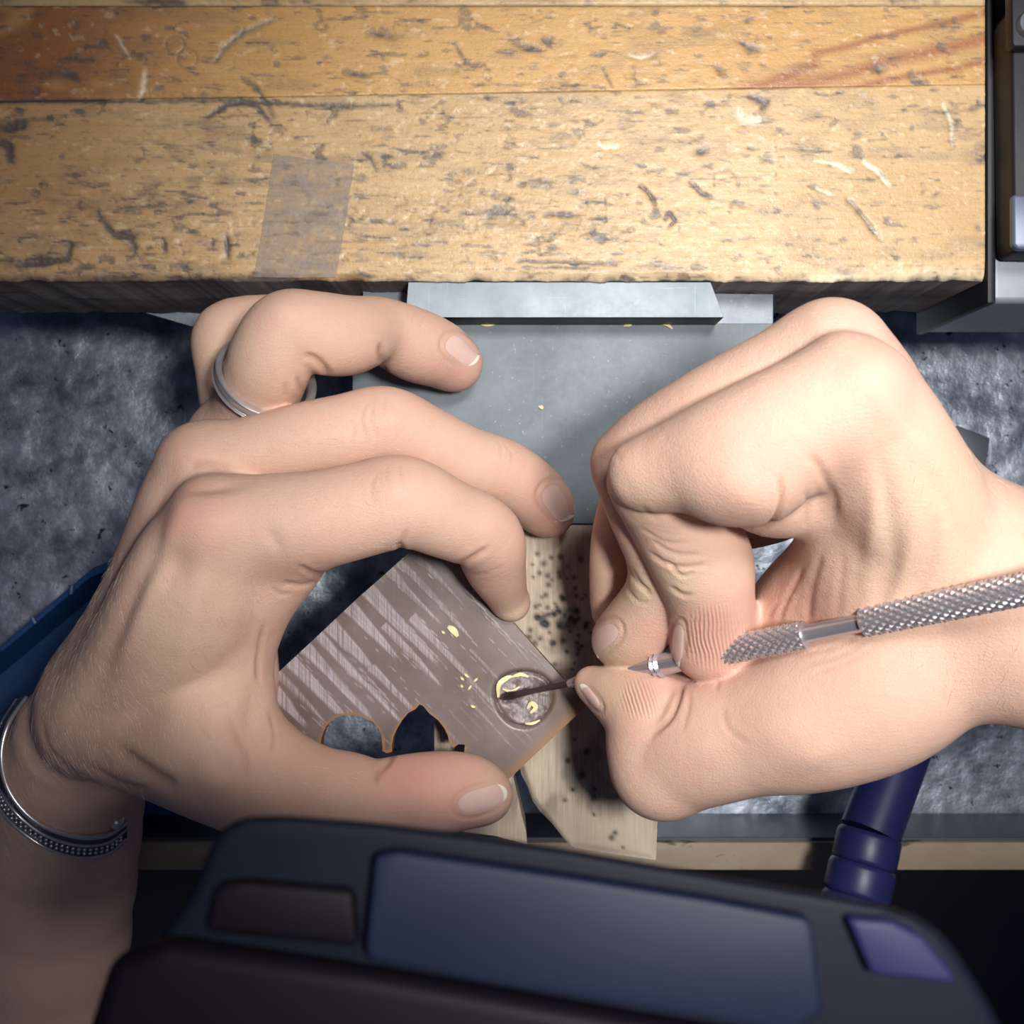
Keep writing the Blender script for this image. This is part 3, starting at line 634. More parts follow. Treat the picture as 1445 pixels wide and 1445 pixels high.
# ------------------------------------------------------------------ engraving tool
def tz(px):     # the tool's axis: height over a picture column
    k = (px-722.5)/F; X = k*(H-5.6)/(1+0.94*k); return 3.0+0.94*(X+2.8)
def taxis(px, py): return np.array(P(px, py, tz(px)))
A0 = taxis(705, 985); A1 = taxis(1445, 831)
tdir = (A1-A0)/np.linalg.norm(A1-A0); TL = np.linalg.norm(A1-A0)
def at_px(px):  # parameter along the straight axis that shows at column px
    lo, hi = 0.0, TL*1.6
    for _ in range(50):
        m_ = (lo+hi)/2; q = A0+tdir*m_; x_ = 722.5+q[0]*F/(H-q[2])
        if x_ < px: lo = m_
        else: hi = m_
    return lo
tool = tag(empty('engraving_tool', tuple(A0)), 'double-ended steel carving tool with knurled grip, held in the right hand', 'carving tool')
def lathe(name, prof, m, n=40, knurl=None):
    """prof: list of (distance along the axis, radius)"""
    e1 = np.cross(tdir, [0, 0, 1.0]); e1 /= np.linalg.norm(e1); e2 = np.cross(e1, tdir)
    s_ = np.array([p[0] for p in prof]); r_ = np.array([p[1] for p in prof], float)
    a = np.arange(n)*2*np.pi/n
    R_ = np.repeat(r_[:, None], n, 1)
    if knurl:
        nd, pitch, hgt = knurl
        t1 = a[None]*nd/(2*np.pi)+s_[:, None]/pitch; t2 = a[None]*nd/(2*np.pi)-s_[:, None]/pitch
        tri = lambda t: 1-np.abs((t % 1)-0.5)*2
        edge = np.clip(np.minimum(s_-s_[0], s_[-1]-s_)/0.4, 0, 1)[:, None]
        R_ = R_+hgt*(np.clip(np.minimum(tri(t1), tri(t2))*1.35, 0, 1)-0.85)*edge-(1-edge)*0.25
    v = A0+tdir*s_[:, None, None]+R_[..., None]*(np.cos(a)[None, :, None]*e1+np.sin(a)[None, :, None]*e2)
    N_ = len(s_); v = v.reshape(-1, 3); aa = np.arange(n); bb = (aa+1) % n
    f = np.vstack([np.stack([i*n+aa, i*n+bb, (i+1)*n+bb, (i+1)*n+aa], 1) for i in range(N_-1)])
    c0, c1 = len(v), len(v)+1; v = np.vstack([v, A0+tdir*s_[0], A0+tdir*s_[-1]])
    f = np.vstack([f, np.stack([aa, np.full(n, c0), np.full(n, c0), bb], 1)[:, [0, 3, 1, 2]], np.stack([(N_-1)*n+aa, (N_-1)*n+bb, np.full(n, c1), np.full(n, c1)], 1)])
    me = bpy.data.meshes.new(name); me.from_pydata((v*S).tolist(), [], [tuple(dict.fromkeys(q.tolist())) for q in f]); me.update()
    me.polygons.foreach_set('use_smooth', [True]*len(me.polygons)); me.set_sharp_from_angle(angle=math.radians(60 if knurl else 35))
    return link_mesh(name, me, m, tool)
s808, s925, s945, s1035, s1138, s1220 = [at_px(v_) for v_ in (808, 925, 943, 1000, 1138, 1219)]
# flat spear blade
bm = bmesh.new(); e1 = np.cross(tdir, [0, 0, 1.0]); e1 /= np.linalg.norm(e1); e2 = np.cross(e1, tdir)
rows = []
for s_, w_, h_ in ((0, 0.12, .10), (1.2, .75, .22), (3.5, .95, .30), (7, .70, .40), (11, .60, .50), (s808+1, .75, .7)):
    c_ = A0+tdir*s_; rows.append([bm.verts.new(c_+e1*w_), bm.verts.new(c_+e2*h_), bm.verts.new(c_-e1*w_), bm.verts.new(c_-e2*h_)])
for i in range(len(rows)-1):
    for j in range(4): bm.faces.new((rows[i][j], rows[i][(j+1) % 4], rows[i+1][(j+1) % 4], rows[i+1][j]))
bm.faces.new(rows[0]); bm.faces.new(rows[-1])
obj_bm('blade', bm, M['darksteel'], tool)
lathe('neck', [(s808-1, .8), (s808+1, 1.1), (s808+8, 1.7), (s925-1, 2.1), (s925, 2.25)], M['chrome'], 32)
lathe('collar', [(s925, 2.2), (s925+.4, 2.7), (s925+1.0, 2.2), (s925+1.5, 2.75), (s925+2.1, 2.2), (s945+1.5, 2.2), (s1035, 2.1)], M['chrome'], 40)
lathe('knurled_grip', [(v_, 2.6) for v_ in np.arange(s1035, s1138, 0.12)], M['knurl'], 12*14, (12, 1.9, .48))
lathe('waist', [(s1138-.2, 1.7), (s1138+.3, 1.6), (s1220-.3, 1.6), (s1220+.2, 1.7)], M['chrome'], 40)
s_end = at_px(1445)+34
lathe('knurled_grip', [(v_, 2.6) for v_ in np.arange(s1220, s_end, 0.12)], M['knurl'], 12*14, (12, 1.9, .48))
tool['label'] = 'steel carving tool with knurled grip sections, held in the right hand'

# ------------------------------------------------------------------ hands: signed distance field -> mesh
VOX = 0.5
def smin(a, b, k):
    h = np.maximum(k-np.abs(a-b), 0)/k
    return np.minimum(a, b)-h*h*k*0.25
def nodes(l):
    """(px, py, z, r_px) -> mm (x, y, z, r)"""
    return np.array([(*P(x, y, z), r*(H-z)/F) for x, y, z, r in l])
class Field:
    def __init__(s, lo, hi):
        s.lo = np.array(lo, float); s.n = np.ceil((np.array(hi)-lo)/VOX).astype(int)+1
        s.ax = [(s.lo[i]+VOX*np.arange(s.n[i])).astype(np.float32) for i in range(3)]
    def blank(s): return np.full(tuple(s.n), 12.0, dtype=np.float32)
    def cone(s, D, a, b, k):
        """round cone a->b (x,y,z,r) blended into D"""
        pad = k+2.5
        mn = np.minimum(a[:3]-a[3], b[:3]-b[3])-pad; mx = np.maximum(a[:3]+a[3], b[:3]+b[3])+pad
        i0 = np.clip(np.floor((mn-s.lo)/VOX).astype(int), 0, s.n); i1 = np.clip(np.ceil((mx-s.lo)/VOX).astype(int)+1, 0, s.n)
        if np.any(i1 <= i0): return
        x = s.ax[0][i0[0]:i1[0], None, None]; y = s.ax[1][None, i0[1]:i1[1], None]; z = s.ax[2][None, None, i0[2]:i1[2]]
        d = b[:3]-a[:3]; L = float(np.dot(d, d))+1e-9
        t = ((x-a[0])*d[0]+(y-a[1])*d[1]+(z-a[2])*d[2])/L
        ln = math.sqrt(L); dr = b[3]-a[3]
        # shift the parameter so that the surface is the true tangent cone
        if abs(dr) < ln:
            sn = dr/ln; q = np.sqrt(np.maximum((x-a[0]-t*d[0])**2+(y-a[1]-t*d[1])**2+(z-a[2]-t*d[2])**2, 0)); t = t+q*sn/math.sqrt(1-sn*sn)/ln
        t = np.clip(t, 0, 1)
        dd = np.sqrt((x-a[0]-t*d[0])**2+(y-a[1]-t*d[1])**2+(z-a[2]-t*d[2])**2)-(a[3]+dr*t)
        sl = D[i0[0]:i1[0], i0[1]:i1[1], i0[2]:i1[2]]
        sl[...] = smin(sl, dd, k)
    def chain(s, D, l, k=1.2, spline=4):
        p = nodes(l)
        if spline: p = catmull(p, spline)
        for i in range(len(p)-1): s.cone(D, p[i].astype(float), p[i+1].astype(float), k)
        return D
def surface_nets(f, D):
    nx, ny, nz = D.shape; ins = D < 0
    m = np.zeros((nx-1, ny-1, nz-1), dtype=np.int8)
    for a in (0, 1):
        for b in (0, 1):
            for c in (0, 1): m += ins[a:nx-1+a, b:ny-1+b, c:nz-1+c]
    act = np.argwhere((m > 0) & (m < 8)); idx = np.full(m.shape, -1, dtype=np.int32); idx[tuple(act.T)] = np.arange(len(act))
    acc = np.zeros((len(act), 3)); cnt = np.zeros(len(act))
    cor = [(a, b, c) for a in (0, 1) for b in (0, 1) for c in (0, 1)]
    val = {c: D[act[:, 0]+c[0], act[:, 1]+c[1], act[:, 2]+c[2]] for c in cor}
    for i, c in enumerate(cor):
        for e in cor[i+1:]:
            if sum(abs(np.array(c)-e)) != 1: continue
            v0, v1 = val[c], val[e]; mk = (v0 < 0) != (v1 < 0); t = np.where(mk, v0/np.where(mk, v0-v1, 1), 0)
            pt = np.array(c)+t[:, None]*(np.array(e)-np.array(c)); acc += np.where(mk[:, None], pt, 0); cnt += mk
    v = f.lo+(act+acc/cnt[:, None])*VOX
    fs = []
    for ax in range(3):
        o1, o2 = [(1, 2), (2, 0), (0, 1)][ax]
        s0 = [slice(None)]*3; s1 = [slice(None)]*3; s0[ax] = slice(0, -1); s1[ax] = slice(1, None)
        ch = ins[tuple(s0)] != ins[tuple(s1)]; e = np.argwhere(ch)
        ok = (e[:, o1] > 0) & (e[:, o2] > 0) & (e[:, o1] < m.shape[o1]) & (e[:, o2] < m.shape[o2]); e = e[ok]
        def g(d1, d2):
            q = e.copy(); q[:, o1] -= d1; q[:, o2] -= d2; return idx[tuple(q.T)]
        q = np.stack([g(1, 1), g(0, 1), g(0, 0), g(1, 0)], 1)
        flip = ~ins[tuple(e.T)]; q[flip] = q[flip][:, ::-1]; fs.append(q)
    return v, np.vstack(fs)
def relax(v, f, it=3, lam=0.5):
    e = np.vstack([f[:, [0, 1]], f[:, [1, 2]], f[:, [2, 3]], f[:, [3, 0]]]); n = len(v)
    deg = np.bincount(e[:, 0], minlength=n)+np.bincount(e[:, 1], minlength=n)
    for _ in range(it):
        for l_ in (lam, -lam*1.03):
            s_ = np.stack([np.bincount(e[:, 0], v[e[:, 1], k], n)+np.bincount(e[:, 1], v[e[:, 0], k], n) for k in range(3)], 1)
            v = v+l_*(s_/np.maximum(deg, 1)[:, None]-v)
    return v
def vnormals(v, f):
    n_ = np.cross(v[f[:, 2]]-v[f[:, 0]], v[f[:, 3]]-v[f[:, 1]]); N_ = np.zeros_like(v)
    for k in range(4):
        for j in range(3): N_[:, j] += np.bincount(f[:, k], n_[:, j], len(v))
    return N_/np.maximum(np.linalg.norm(N_, axis=1), 1e-9)[:, None]
def topside(v):
    """which vertices face the open side: a coarse height map of the vertices themselves"""
    k = (H-v[:, 2])/F; px = 722.5+v[:, 0]/k; py = 722.5-v[:, 1]/k
    b = 7.0; ix = np.clip((px/b).astype(int)+60, 0, 399); iy = np.clip((py/b).astype(int)+60, 0, 399)
    hm = np.full((400, 400), -1e3); np.maximum.at(hm, (ix, iy), v[:, 2])
    return px, py, v[:, 2] > hm[ix, iy]-5.0
def sculpt(v, f, creases, bumps, tints):
    """creases (polyline px, width px, depth mm); bumps (x, y, rx, ry, angle, mm); tints (x, y, r, channel, amount)"""
    nrm = vnormals(v, f); px, py, vis = topside(v); vw = (vis & (nrm[:, 2] > 0.0)).astype(float)
    e = np.vstack([f[:, [0, 1]], f[:, [1, 2]], f[:, [2, 3]], f[:, [3, 0]]]); nv_ = len(v); deg = np.maximum(np.bincount(e[:, 0], minlength=nv_)+np.bincount(e[:, 1], minlength=nv_), 1)
    for _ in range(10): vw = 0.3*vw+0.7*(np.bincount(e[:, 0], vw[e[:, 1]], nv_)+np.bincount(e[:, 1], vw[e[:, 0]], nv_))/deg
    vis = vw > 0.02
    off = np.zeros(len(v)); tint = np.zeros((len(v), 3))
    for b_ in bumps:
        x, y, rx, ry, an, am = b_; ca, sa = math.cos(math.radians(an)), math.sin(math.radians(an))
        dx, dy = px-x, py-y; u = (dx*ca+dy*sa)/rx; w = (-dx*sa+dy*ca)/ry
        off += vw*am*np.exp(-u*u-w*w)
    for c_ in creases:
        pts, w, d = c_[:3]; pp = catmull(pts, 5) if len(pts) > 2 else np.array(pts, float)
        sel = np.where(vis & (px > pp[:, 0].min()-5*w) & (px < pp[:, 0].max()+5*w) & (py > pp[:, 1].min()-5*w) & (py < pp[:, 1].max()+5*w))[0]
        if not len(sel): continue
        dd, par = seg_dist2(px[sel], py[sel], pp)
        fade = np.clip(np.minimum(par, 1-par)*6+0.15, 0, 1)
        off[sel] -= vw[sel]*d*fade*(np.exp(-(dd/w)**2)-0.25*np.exp(-((dd-2.2*w)/(1.2*w))**2))
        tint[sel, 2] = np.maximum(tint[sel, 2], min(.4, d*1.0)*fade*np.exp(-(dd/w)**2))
    for x, y, r_, ch, am in tints:
        tint[:, ch] += vw*am*np.exp(-((px-x)**2+(py-y)**2)/r_**2)
    return v+nrm*off[:, None], np.clip(tint, 0, 0.85)

def fold(cx, cy, L, W, ang):
    ca, sa = math.cos(math.radians(ang)), math.sin(math.radians(ang)); out = []
    for u, w in ((.62, -.98), (.2, -1.08), (-.35, -1.1), (-.85, -.8), (-1.08, -.3), (-1.1, 0), (-1.08, .3), (-.85, .8), (-.35, 1.1), (.2, 1.08), (.62, .98)):
        out.append((cx+ca*u*L/2-sa*w*W/2, cy+sa*u*L/2+ca*w*W/2))
    return (out, 2.4, .2)
def build_hand(name, lo, hi, palm, fingers, creases, bumps, tints, ridges=()):
    ksep = 0.8
    f = Field(lo, hi); D0 = f.blank()
    for ch, k in palm: f.chain(D0, ch, k)
    G = None
    for ch, k, kb in fingers:
        Fi = f.blank()
        for c_ in ch: f.chain(Fi, c_, k)
        gi = smin(D0, Fi, kb)
        G = gi if G is None else smin(G, gi, ksep)
    v, q = surface_nets(f, G); v = relax(v, q, 3)
    v, tint = sculpt(v, q, creases, bumps, tints)
    o = obj_np(name, v, q, M['skin'])
    add_attr(o, 'tint', tint)
    px, py, vis = topside(v); rg = np.zeros((len(v), 1))
    for x, y, r_ in ridges: rg[:, 0] += np.where(vis, np.exp(-(((px-x)**2+(py-y)**2)/r_**2)**2), 0)
    add_attr(o, 'ridge', np.clip(rg, 0, 1))
    return o, v, q
def bvh_of(v, q): return BVHTree.FromPolygons([tuple(p) for p in v], [tuple(int(i) for i in a) for a in q])
def nail(parent, bvh, pts_c, L, W, ang, name='fingernail', lift=0.22, free=0.16, sink=0.25):
    """pts_c centre px; L length px along ang (deg, picture), W width px. A curved plate laid on the finger"""
    ca, sa = math.cos(math.radians(ang)), math.sin(math.radians(ang)); nu, nv = 15, 11
    cam_p = Vector((0, 0, H)); rows = []; nr = []
    c0 = None
    for i in range(nu):
        r_ = []; rn = []
        for j in range(nv):
            u = (i/(nu-1)*2-1); w = (j/(nv-1)*2-1)
            # squarish oval outline
            hw = (1-max(0, (-u-0.35)/0.65)**2*0.55)*(1-max(0, (u-0.6)/0.4)**2*0.35)
            x = pts_c[0]+ca*u*L/2*(1-0.18*w*w*(1 if u < 0 else 1.0))-sa*w*hw*W/2; y = pts_c[1]+sa*u*L/2*(1-0.18*w*w)+ca*w*hw*W/2
            d = (V(x, y, 0)-cam_p).normalized(); h = bvh.ray_cast(cam_p, d)
            if h[0] is None: h = (Vector(c0[0]), Vector(c0[1]))
            c0 = (h[0].copy(), h[1].copy())
            edge = max(abs(w)**3, max(0, -u)**3)
            e = lift*(1-edge)-sink*edge*0.4
            r_.append(h[0]+h[1]*e); rn.append(h[1].copy())
        rows.append(r_); nr.append(rn)
    # smooth rows a little
    A = np.array([[list(p) for p in r_] for r_ in rows]); NN = np.array([[list(p) for p in r_] for r_ in nr])
    for _ in range(4):
        B = A.copy(); B[1:-1, 1:-1] = 0.5*A[1:-1, 1:-1]+0.125*(A[:-2, 1:-1]+A[2:, 1:-1]+A[1:-1, :-2]+A[1:-1, 2:]); A = B
    bm = bmesh.new(); up = [[bm.verts.new(A[i, j]) for j in range(nv)] for i in range(nu)]
    dn = [[bm.verts.new(A[i, j]-NN[i, j]*0.45) for j in range(nv)] for i in range(nu)]
    k0 = int(nu*(1-free))
    for i in range(nu-1):
        for j in range(nv-1):
            fa = bm.faces.new((up[i][j], up[i][j+1], up[i+1][j+1], up[i+1][j])); fb = bm.faces.new((dn[i][j], dn[i+1][j], dn[i+1][j+1], dn[i][j+1]))
            if i >= k0: fa.material_index = 1
    for i in range(nu-1):
        bm.faces.new((up[i][0], up[i+1][0], dn[i+1][0], dn[i][0])); bm.faces.new((up[i][-1], dn[i][-1], dn[i+1][-1], up[i+1][-1]))
    for j in range(nv-1):
        bm.faces.new((up[0][j], dn[0][j], dn[0][j+1], up[0][j+1])); fc = bm.faces.new((up[-1][j], up[-1][j+1], dn[-1][j+1], dn[-1][j])); fc.material_index = 1
    o = obj_bm(name, bm, M['nail'], parent); o.data.materials.append(M['nail_tip']); return o

# ---- left hand
LH_palm = [
    ([(305, 745, 36, 60), (266, 850, 30, 78), (210, 945, 16, 80), (134, 1018, -4, 74)], 7),
    ([(288, 655, 26, 46), (262, 752, 20, 54), (220, 866, 11, 63), (144, 1002, -6, 73)], 7),
    ([(322, 615, 8, 50), (294, 760, 4, 52), (238, 900, -4, 60), (150, 1015, -14, 60)], 6),
    ([(415, 765, 32, 50), (362, 832, 26, 47), (322, 900, 20, 50)], 4),
    ([(345, 800, 30, 50), (318, 880, 24, 52), (300, 960, 22, 62), (300, 1040, 24, 78)], 5),
    ([(330, 900, 2, 50), (330, 1000, 5, 50)], 4),
    ([(150, 1005, 4, 80), (285, 1056, 22, 76), (385, 1108, 22, 62)], 5),
    ([(112, 1040, -16, 86), (90, 1180, -48, 98), (45, 1480, -74, 112)], 4)]
LH_f = [
    ([[(305, 745, 38, 62), (375, 737, 38, 64), (450, 733, 38, 65), (520, 717, 37, 62), (570, 707, 36, 60), (628, 731, 31, 53), (685, 757, 24, 49), (699, 800, 15, 40), (715, 840, 6, 26), (723, 853, 4, 22)]], 1.5, 6),
    ([[(283, 652, 28, 48), (350, 638, 29, 46), (430, 622, 29, 50), (490, 611, 28, 51), (545, 599, 27, 50), (600, 624, 22, 48), (655, 650, 16, 46), (708, 668, 9, 46), (748, 694, 2, 43), (773, 720, -4, 39)]], 1.5, 6),
    ([[(335, 612, 10, 50), (364, 562, 20, 52), (382, 508, 29, 57), (404, 464, 32, 50), (450, 470, 29, 54), (490, 474, 24, 53), (535, 466, 15, 44), (585, 487, 6, 49), (620, 500, 0, 44), (643, 514, -4, 38)]], 1.2, 5),
    ([[(335, 600, -3, 45), (322, 530, 3, 42), (318, 468, 7, 39), (400, 455, 2, 36), (470, 470, -6, 32)]], 1.2, 4),
    ([[(385, 1112, 22, 64), (440, 1118, 20, 60), (490, 1122, 18, 56), (528, 1128, 16, 50), (565, 1122, 15, 51), (610, 1120, 14, 55), (655, 1116, 12, 49), (685, 1122, 10, 38)]], 1.3, 6)]
LH_creases = [fold(650, 493, 56, 40, 36), fold(787, 707, 60, 48, 54), fold(678, 1128, 76, 40, -18),
    ([(562, 766), (566, 775), (563, 790)], 4, .5), ([(560, 790), (566, 768), (575, 745)], 3.5, .22), ([(462, 812), (440, 808), (422, 798)], 3.5, .35), ([(450, 820), (425, 826), (400, 822)], 3.5, .3), ([(410, 838), (396, 838), (382, 828)], 3, .2),
    ([(643, 799), (665, 788), (690, 772)], 4, .35), ([(668, 812), (688, 808), (708, 800)], 2.5, .08),
    ([(543, 530), (539, 508), (537, 484)], 4.5, .5), ([(466, 530), (450, 510), (430, 500)], 4.5, .5), ([(458, 545), (440, 525)], 4, .3), ([(440, 565), (424, 545), (420, 530)], 4, .3), ([(404, 560), (402, 540)], 4, .2),
    ([(532, 1104), (536, 1090), (550, 1074), (556, 1062)], 4, .5), ([(366, 960), (364, 930), (372, 880)], 3.5, .35), ([(380, 1000), (388, 1040), (382, 1060)], 3, .2),
    ([(492, 590), (500, 602), (496, 625)], 2.2, .13), ([(520, 566), (510, 590), (518, 622)], 2.4, .16), ([(532, 560), (524, 590), (532, 615)], 2.2, .14), ([(545, 556), (542, 580), (550, 600)], 2.2, .12),
    ([(532, 668), (524, 690), (530, 712)], 2.4, .16), ([(550, 655), (545, 672), (552, 700)], 2.2, .14), ([(565, 655), (566, 672), (572, 690)], 2.2, .12), ([(540, 662), (538, 690)], 2.2, .1),
    ([(700, 620), (708, 632), (706, 650)], 2.2, .1), ([(712, 628), (722, 640), (722, 655)], 2.2, .1), ([(720, 760), (712, 752), (700, 745)], 2.2, .08),
    ([(330, 665), (290, 655), (270, 660)], 6, .35), ([(590, 440), (580, 452)], 2.2, .1), ([(600, 445), (592, 462)], 2.2, .1),
    ([(165, 1055), (195, 1078), (225, 1098), (250, 1112)], 9, .8), ([(120, 1078), (170, 1105), (210, 1112)], 5, .35), ([(60, 1010), (72, 1060), (120, 1100)], 4, .2),
    ([(320, 1010), (345, 1060), (350, 1100)], 6, .2), ([(284, 1030), (300, 1045), (320, 1035)], 3, .12),
    ([(300, 500), (318, 488)], 2.5, .15), ([(302, 515), (322, 505)], 2.5, .15)]
LH_bumps = [(282, 735, 48, 45, 0, 1.5), (262, 640, 28, 24, 0, .9), (240, 800, 30, 26, 0, -1.4), (228, 712, 16, 40, 20, -.8), (300, 690, 38, 10, -8, -.9),
            (215, 830, 14, 120, 22, .7), (178, 860, 13, 110, 24, -.8), (265, 900, 16, 110, 12, .5), (545, 590, 26, 20, 15, .45), (557, 685, 28, 24, 10, .5), (400, 440, 26, 22, 0, .6),
            (690, 745, 24, 18, 0, .4), (385, 760, 20, 10, 60, -.5), (300, 1100, 30, 20, 30, .8), (355, 1010, 16, 60, 15, -.8), (560, 1060, 30, 20, 0, .3), (150, 960, 30, 50, 25, -.9), (90, 1000, 30, 40, 20, .9)]
LH_tints = [(280, 735, 48, 0, .38), (252, 730, 26, 0, .30), (262, 640, 30, 0, .22), (545, 592, 40, 0, .20), (560, 685, 45, 0, .22), (665, 540, 45, 0, .38), (600, 530, 45, 0, .25),
            (770, 730, 55, 0, .42), (725, 660, 30, 0, .15), (725, 872, 22, 1, .75), (690, 830, 45, 0, .18), (600, 1100, 70, 0, .62), (560, 1100, 35, 0, .4), (690, 1120, 40, 0, .3), (655, 1150, 30, 0, .3), (700, 1120, 30, 1, .35),
            (345, 1060, 50, 0, .18), (370, 910, 40, 0, .35), (395, 830, 50, 0, .15), (350, 540, 50, 1, .15), (260, 900, 130, 1, .18), (180, 980, 120, 2, .10), (300, 500, 40, 1, .3), (450, 790, 60, 0, .12)]
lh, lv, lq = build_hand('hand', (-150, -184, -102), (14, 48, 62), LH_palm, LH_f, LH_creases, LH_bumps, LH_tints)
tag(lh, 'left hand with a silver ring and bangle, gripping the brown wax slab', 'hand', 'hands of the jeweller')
lb = bvh_of(lv, lq)
nail(lh, lb, (650, 493), 56, 40, 36, free=.1)
nail(lh, lb, (787, 707), 60, 48, 54, free=.08)
nail(lh, lb, (678, 1128), 76, 40, -18, free=.1)
LB = lb

M['hair'] = mat_plain('fine_hair', (0.82, 0.68, 0.54), 0.5)
def body_hair(parent, v, q, regions, seed):
    nrm = vnormals(v, q); px, py, vis = topside(v); r = np.random.RandomState(seed); vv, ff = [], []
    for x0, x1, y0, y1, cnt, ang, ln in regions:
        sel = np.where(vis & (nrm[:, 2] > .35) & (px > x0) & (px < x1) & (py > y0) & (py < y1))[0]
        for i in r.choice(sel, cnt):
            a = math.radians(ang+r.randn()*14); d = np.array([math.cos(a), -math.sin(a), 0]); n_ = nrm[i]; d = d-n_*np.dot(d, n_); d /= np.linalg.norm(d)
            sd = np.cross(n_, d); L_ = ln*(.6+.6*r.rand()); b = len(vv); p = v[i]
            for t in (0, .35, .7, 1):
                c_ = p+d*L_*t+n_*(0.05+0.30*math.sin(t*2.2))+sd*(.25*t*t*r.randn()*.6); w = .024*(1-t*.85)
                vv.extend([c_+sd*w, c_-sd*w, c_+n_*w])
            for k_ in range(3):
                for m_ in range(3): ff.append((b+k_*3+m_, b+k_*3+(m_+1) % 3, b+k_*3+3+(m_+1) % 3, b+k_*3+3+m_))
    o = obj_np('body_hair', vv, ff, M['hair'], parent); o['kind'] = 'stuff'; o['label'] = 'fine pale hairs'; return o
body_hair(lh, lv, lq, [(60, 370, 780, 1080, 700, 62, 2.6), (250, 560, 590, 780, 260, 20, 1.8), (0, 200, 950, 1250, 260, 70, 3.4), (330, 520, 1080, 1140, 50, 10, 1.8)], 1)
# ---- right hand
RH_palm = [
    ([(1200, 565, 76, 80), (1258, 668, 68, 88), (1335, 788, 56, 98), (1500, 876, 55, 140)], 4),
    ([(1172, 502, 66, 72), (1228, 625, 60, 88), (1318, 755, 55, 96), (1500, 876, 55, 140)], 4),
    ([(1180, 560, 44, 60), (1250, 680, 40, 90), (1350, 820, 40, 100)], 4),
    ([(1215, 700, 60, 70), (1205, 790, 50, 64), (1150, 860, 36, 68), (1108, 905, 25, 60), (1060, 962, 22, 56)], 5),
    ([(1260, 760, 56, 90), (1250, 880, 48, 80)], 5),
    ([(1120, 1018, 42, 86), (1232, 966, 46, 102), (1340, 898, 50, 96), (1500, 872, 55, 136)], 5),
    ([(1500, 874, 55, 140), (1700, 950, 45, 165)], 4)]
RH_f = [
    ([[(1190, 565, 78, 80), (1120, 600, 76, 86), (1050, 645, 73, 96), (985, 652, 70, 70), (910, 670, 65, 52)],
      [(1070, 672, 67, 74), (1103, 688, 63, 69), (1145, 688, 58, 60), (1190, 690, 54, 52)],
      [(910, 678, 60, 54), (945, 724, 53, 60), (986, 782, 48, 70), (1000, 838, 43, 61), (1002, 898, 38, 55), (1000, 910, 37, 50)]], 1.0, 5),
    ([[(1172, 502, 68, 74), (1050, 560, 62, 66), (988, 592, 58, 62), (930, 622, 53, 56), (886, 655, 48, 51)],
      [(886, 655, 48, 51), (908, 725, 46, 46), (932, 788, 41, 45), (930, 838, 36, 46), (900, 885, 29, 48), (873, 904, 24, 38)]], 1.2, 4),
    ([[(1190, 560, 40, 60), (1060, 610, 38, 50), (905, 665, 32, 45)], [(905, 665, 32, 45), (868, 740, 27, 28), (864, 800, 22, 30), (868, 862, 14, 33)]], 1.2, 4),
    ([[(1210, 620, 24, 60), (1110, 700, 14, 56), (1010, 730, 10, 44), (930, 690, 8, 40)], [(930, 680, 8, 40), (900, 760, 0, 32), (905, 840, -6, 30)]], 1.2, 4),
    ([[(1130, 1016, 42, 88), (1010, 1042, 35, 88), (960, 1062, 31, 80), (932, 1088, 30, 66), (920, 1050, 30, 62), (922, 1012, 30, 64), (880, 985, 26, 44), (845, 970, 22, 27), (832, 963, 20.5, 20)], [(945, 1005, 29, 54), (1020, 1008, 34, 58)]], 1.0, 5)]
RH_creases = [fold(850, 901, 62, 38, 138), fold(956, 910, 68, 22, 95), fold(834, 984, 46, 15, 232),
    ([(1064, 752), (1088, 736), (1102, 705), (1100, 672)], 3.5, .6),
    ([(1142, 640), (1160, 665), (1174, 700), (1178, 735)], 5, .3), ([(1135, 745), (1140, 720), (1138, 690)], 4, .2),
    ([(916, 779), (940, 795), (968, 800), (1000, 795)], 3.0, .35), ([(940, 790), (962, 812), (980, 806)], 2.6, .3), ([(946, 828), (965, 840), (976, 838)], 3, .3), ([(918, 760), (950, 780), (990, 782)], 2.6, .22), ([(905, 745), (940, 765), (975, 765)], 2.4, .15),
    ([(880, 795), (895, 818), (920, 840)], 3, .3), ([(890, 800), (905, 825), (915, 832)], 3, .25), ([(884, 830), (900, 848), (915, 850)], 2.5, .2),
    ([(917, 1040), (945, 1015), (958, 985), (962, 966)], 3.5, .5), ([(1013, 958), (1011, 975)], 3, .2), ([(962, 1035), (972, 1000), (972, 972)], 3, .15), ([(1020, 1000), (1030, 1030), (1060, 1050)], 4, .15),
    ([(1120, 925), (1170, 915), (1215, 898)], 3, .16), ([(1130, 940), (1180, 928), (1235, 900)], 3, .14), ([(1150, 950), (1190, 938), (1235, 915)], 3, .1),
    ([(1098, 880), (1110, 848), (1135, 800)], 3.5, .3), ([(1140, 880), (1146, 830), (1160, 780)], 5, .26), ([(1082, 875), (1095, 855), (1112, 846)], 3, .2), ([(1180, 880), (1186, 830), (1190, 780)], 6, .14), ([(1240, 870), (1256, 810), (1262, 750)], 8, .12), ([(1290, 860), (1318, 790), (1320, 720)], 9, .12),
    ([(905, 715), (930, 735)], 3, .15), ([(840, 700), (850, 720)], 3, .15), ([(868, 640), (880, 650)], 3, .1)]
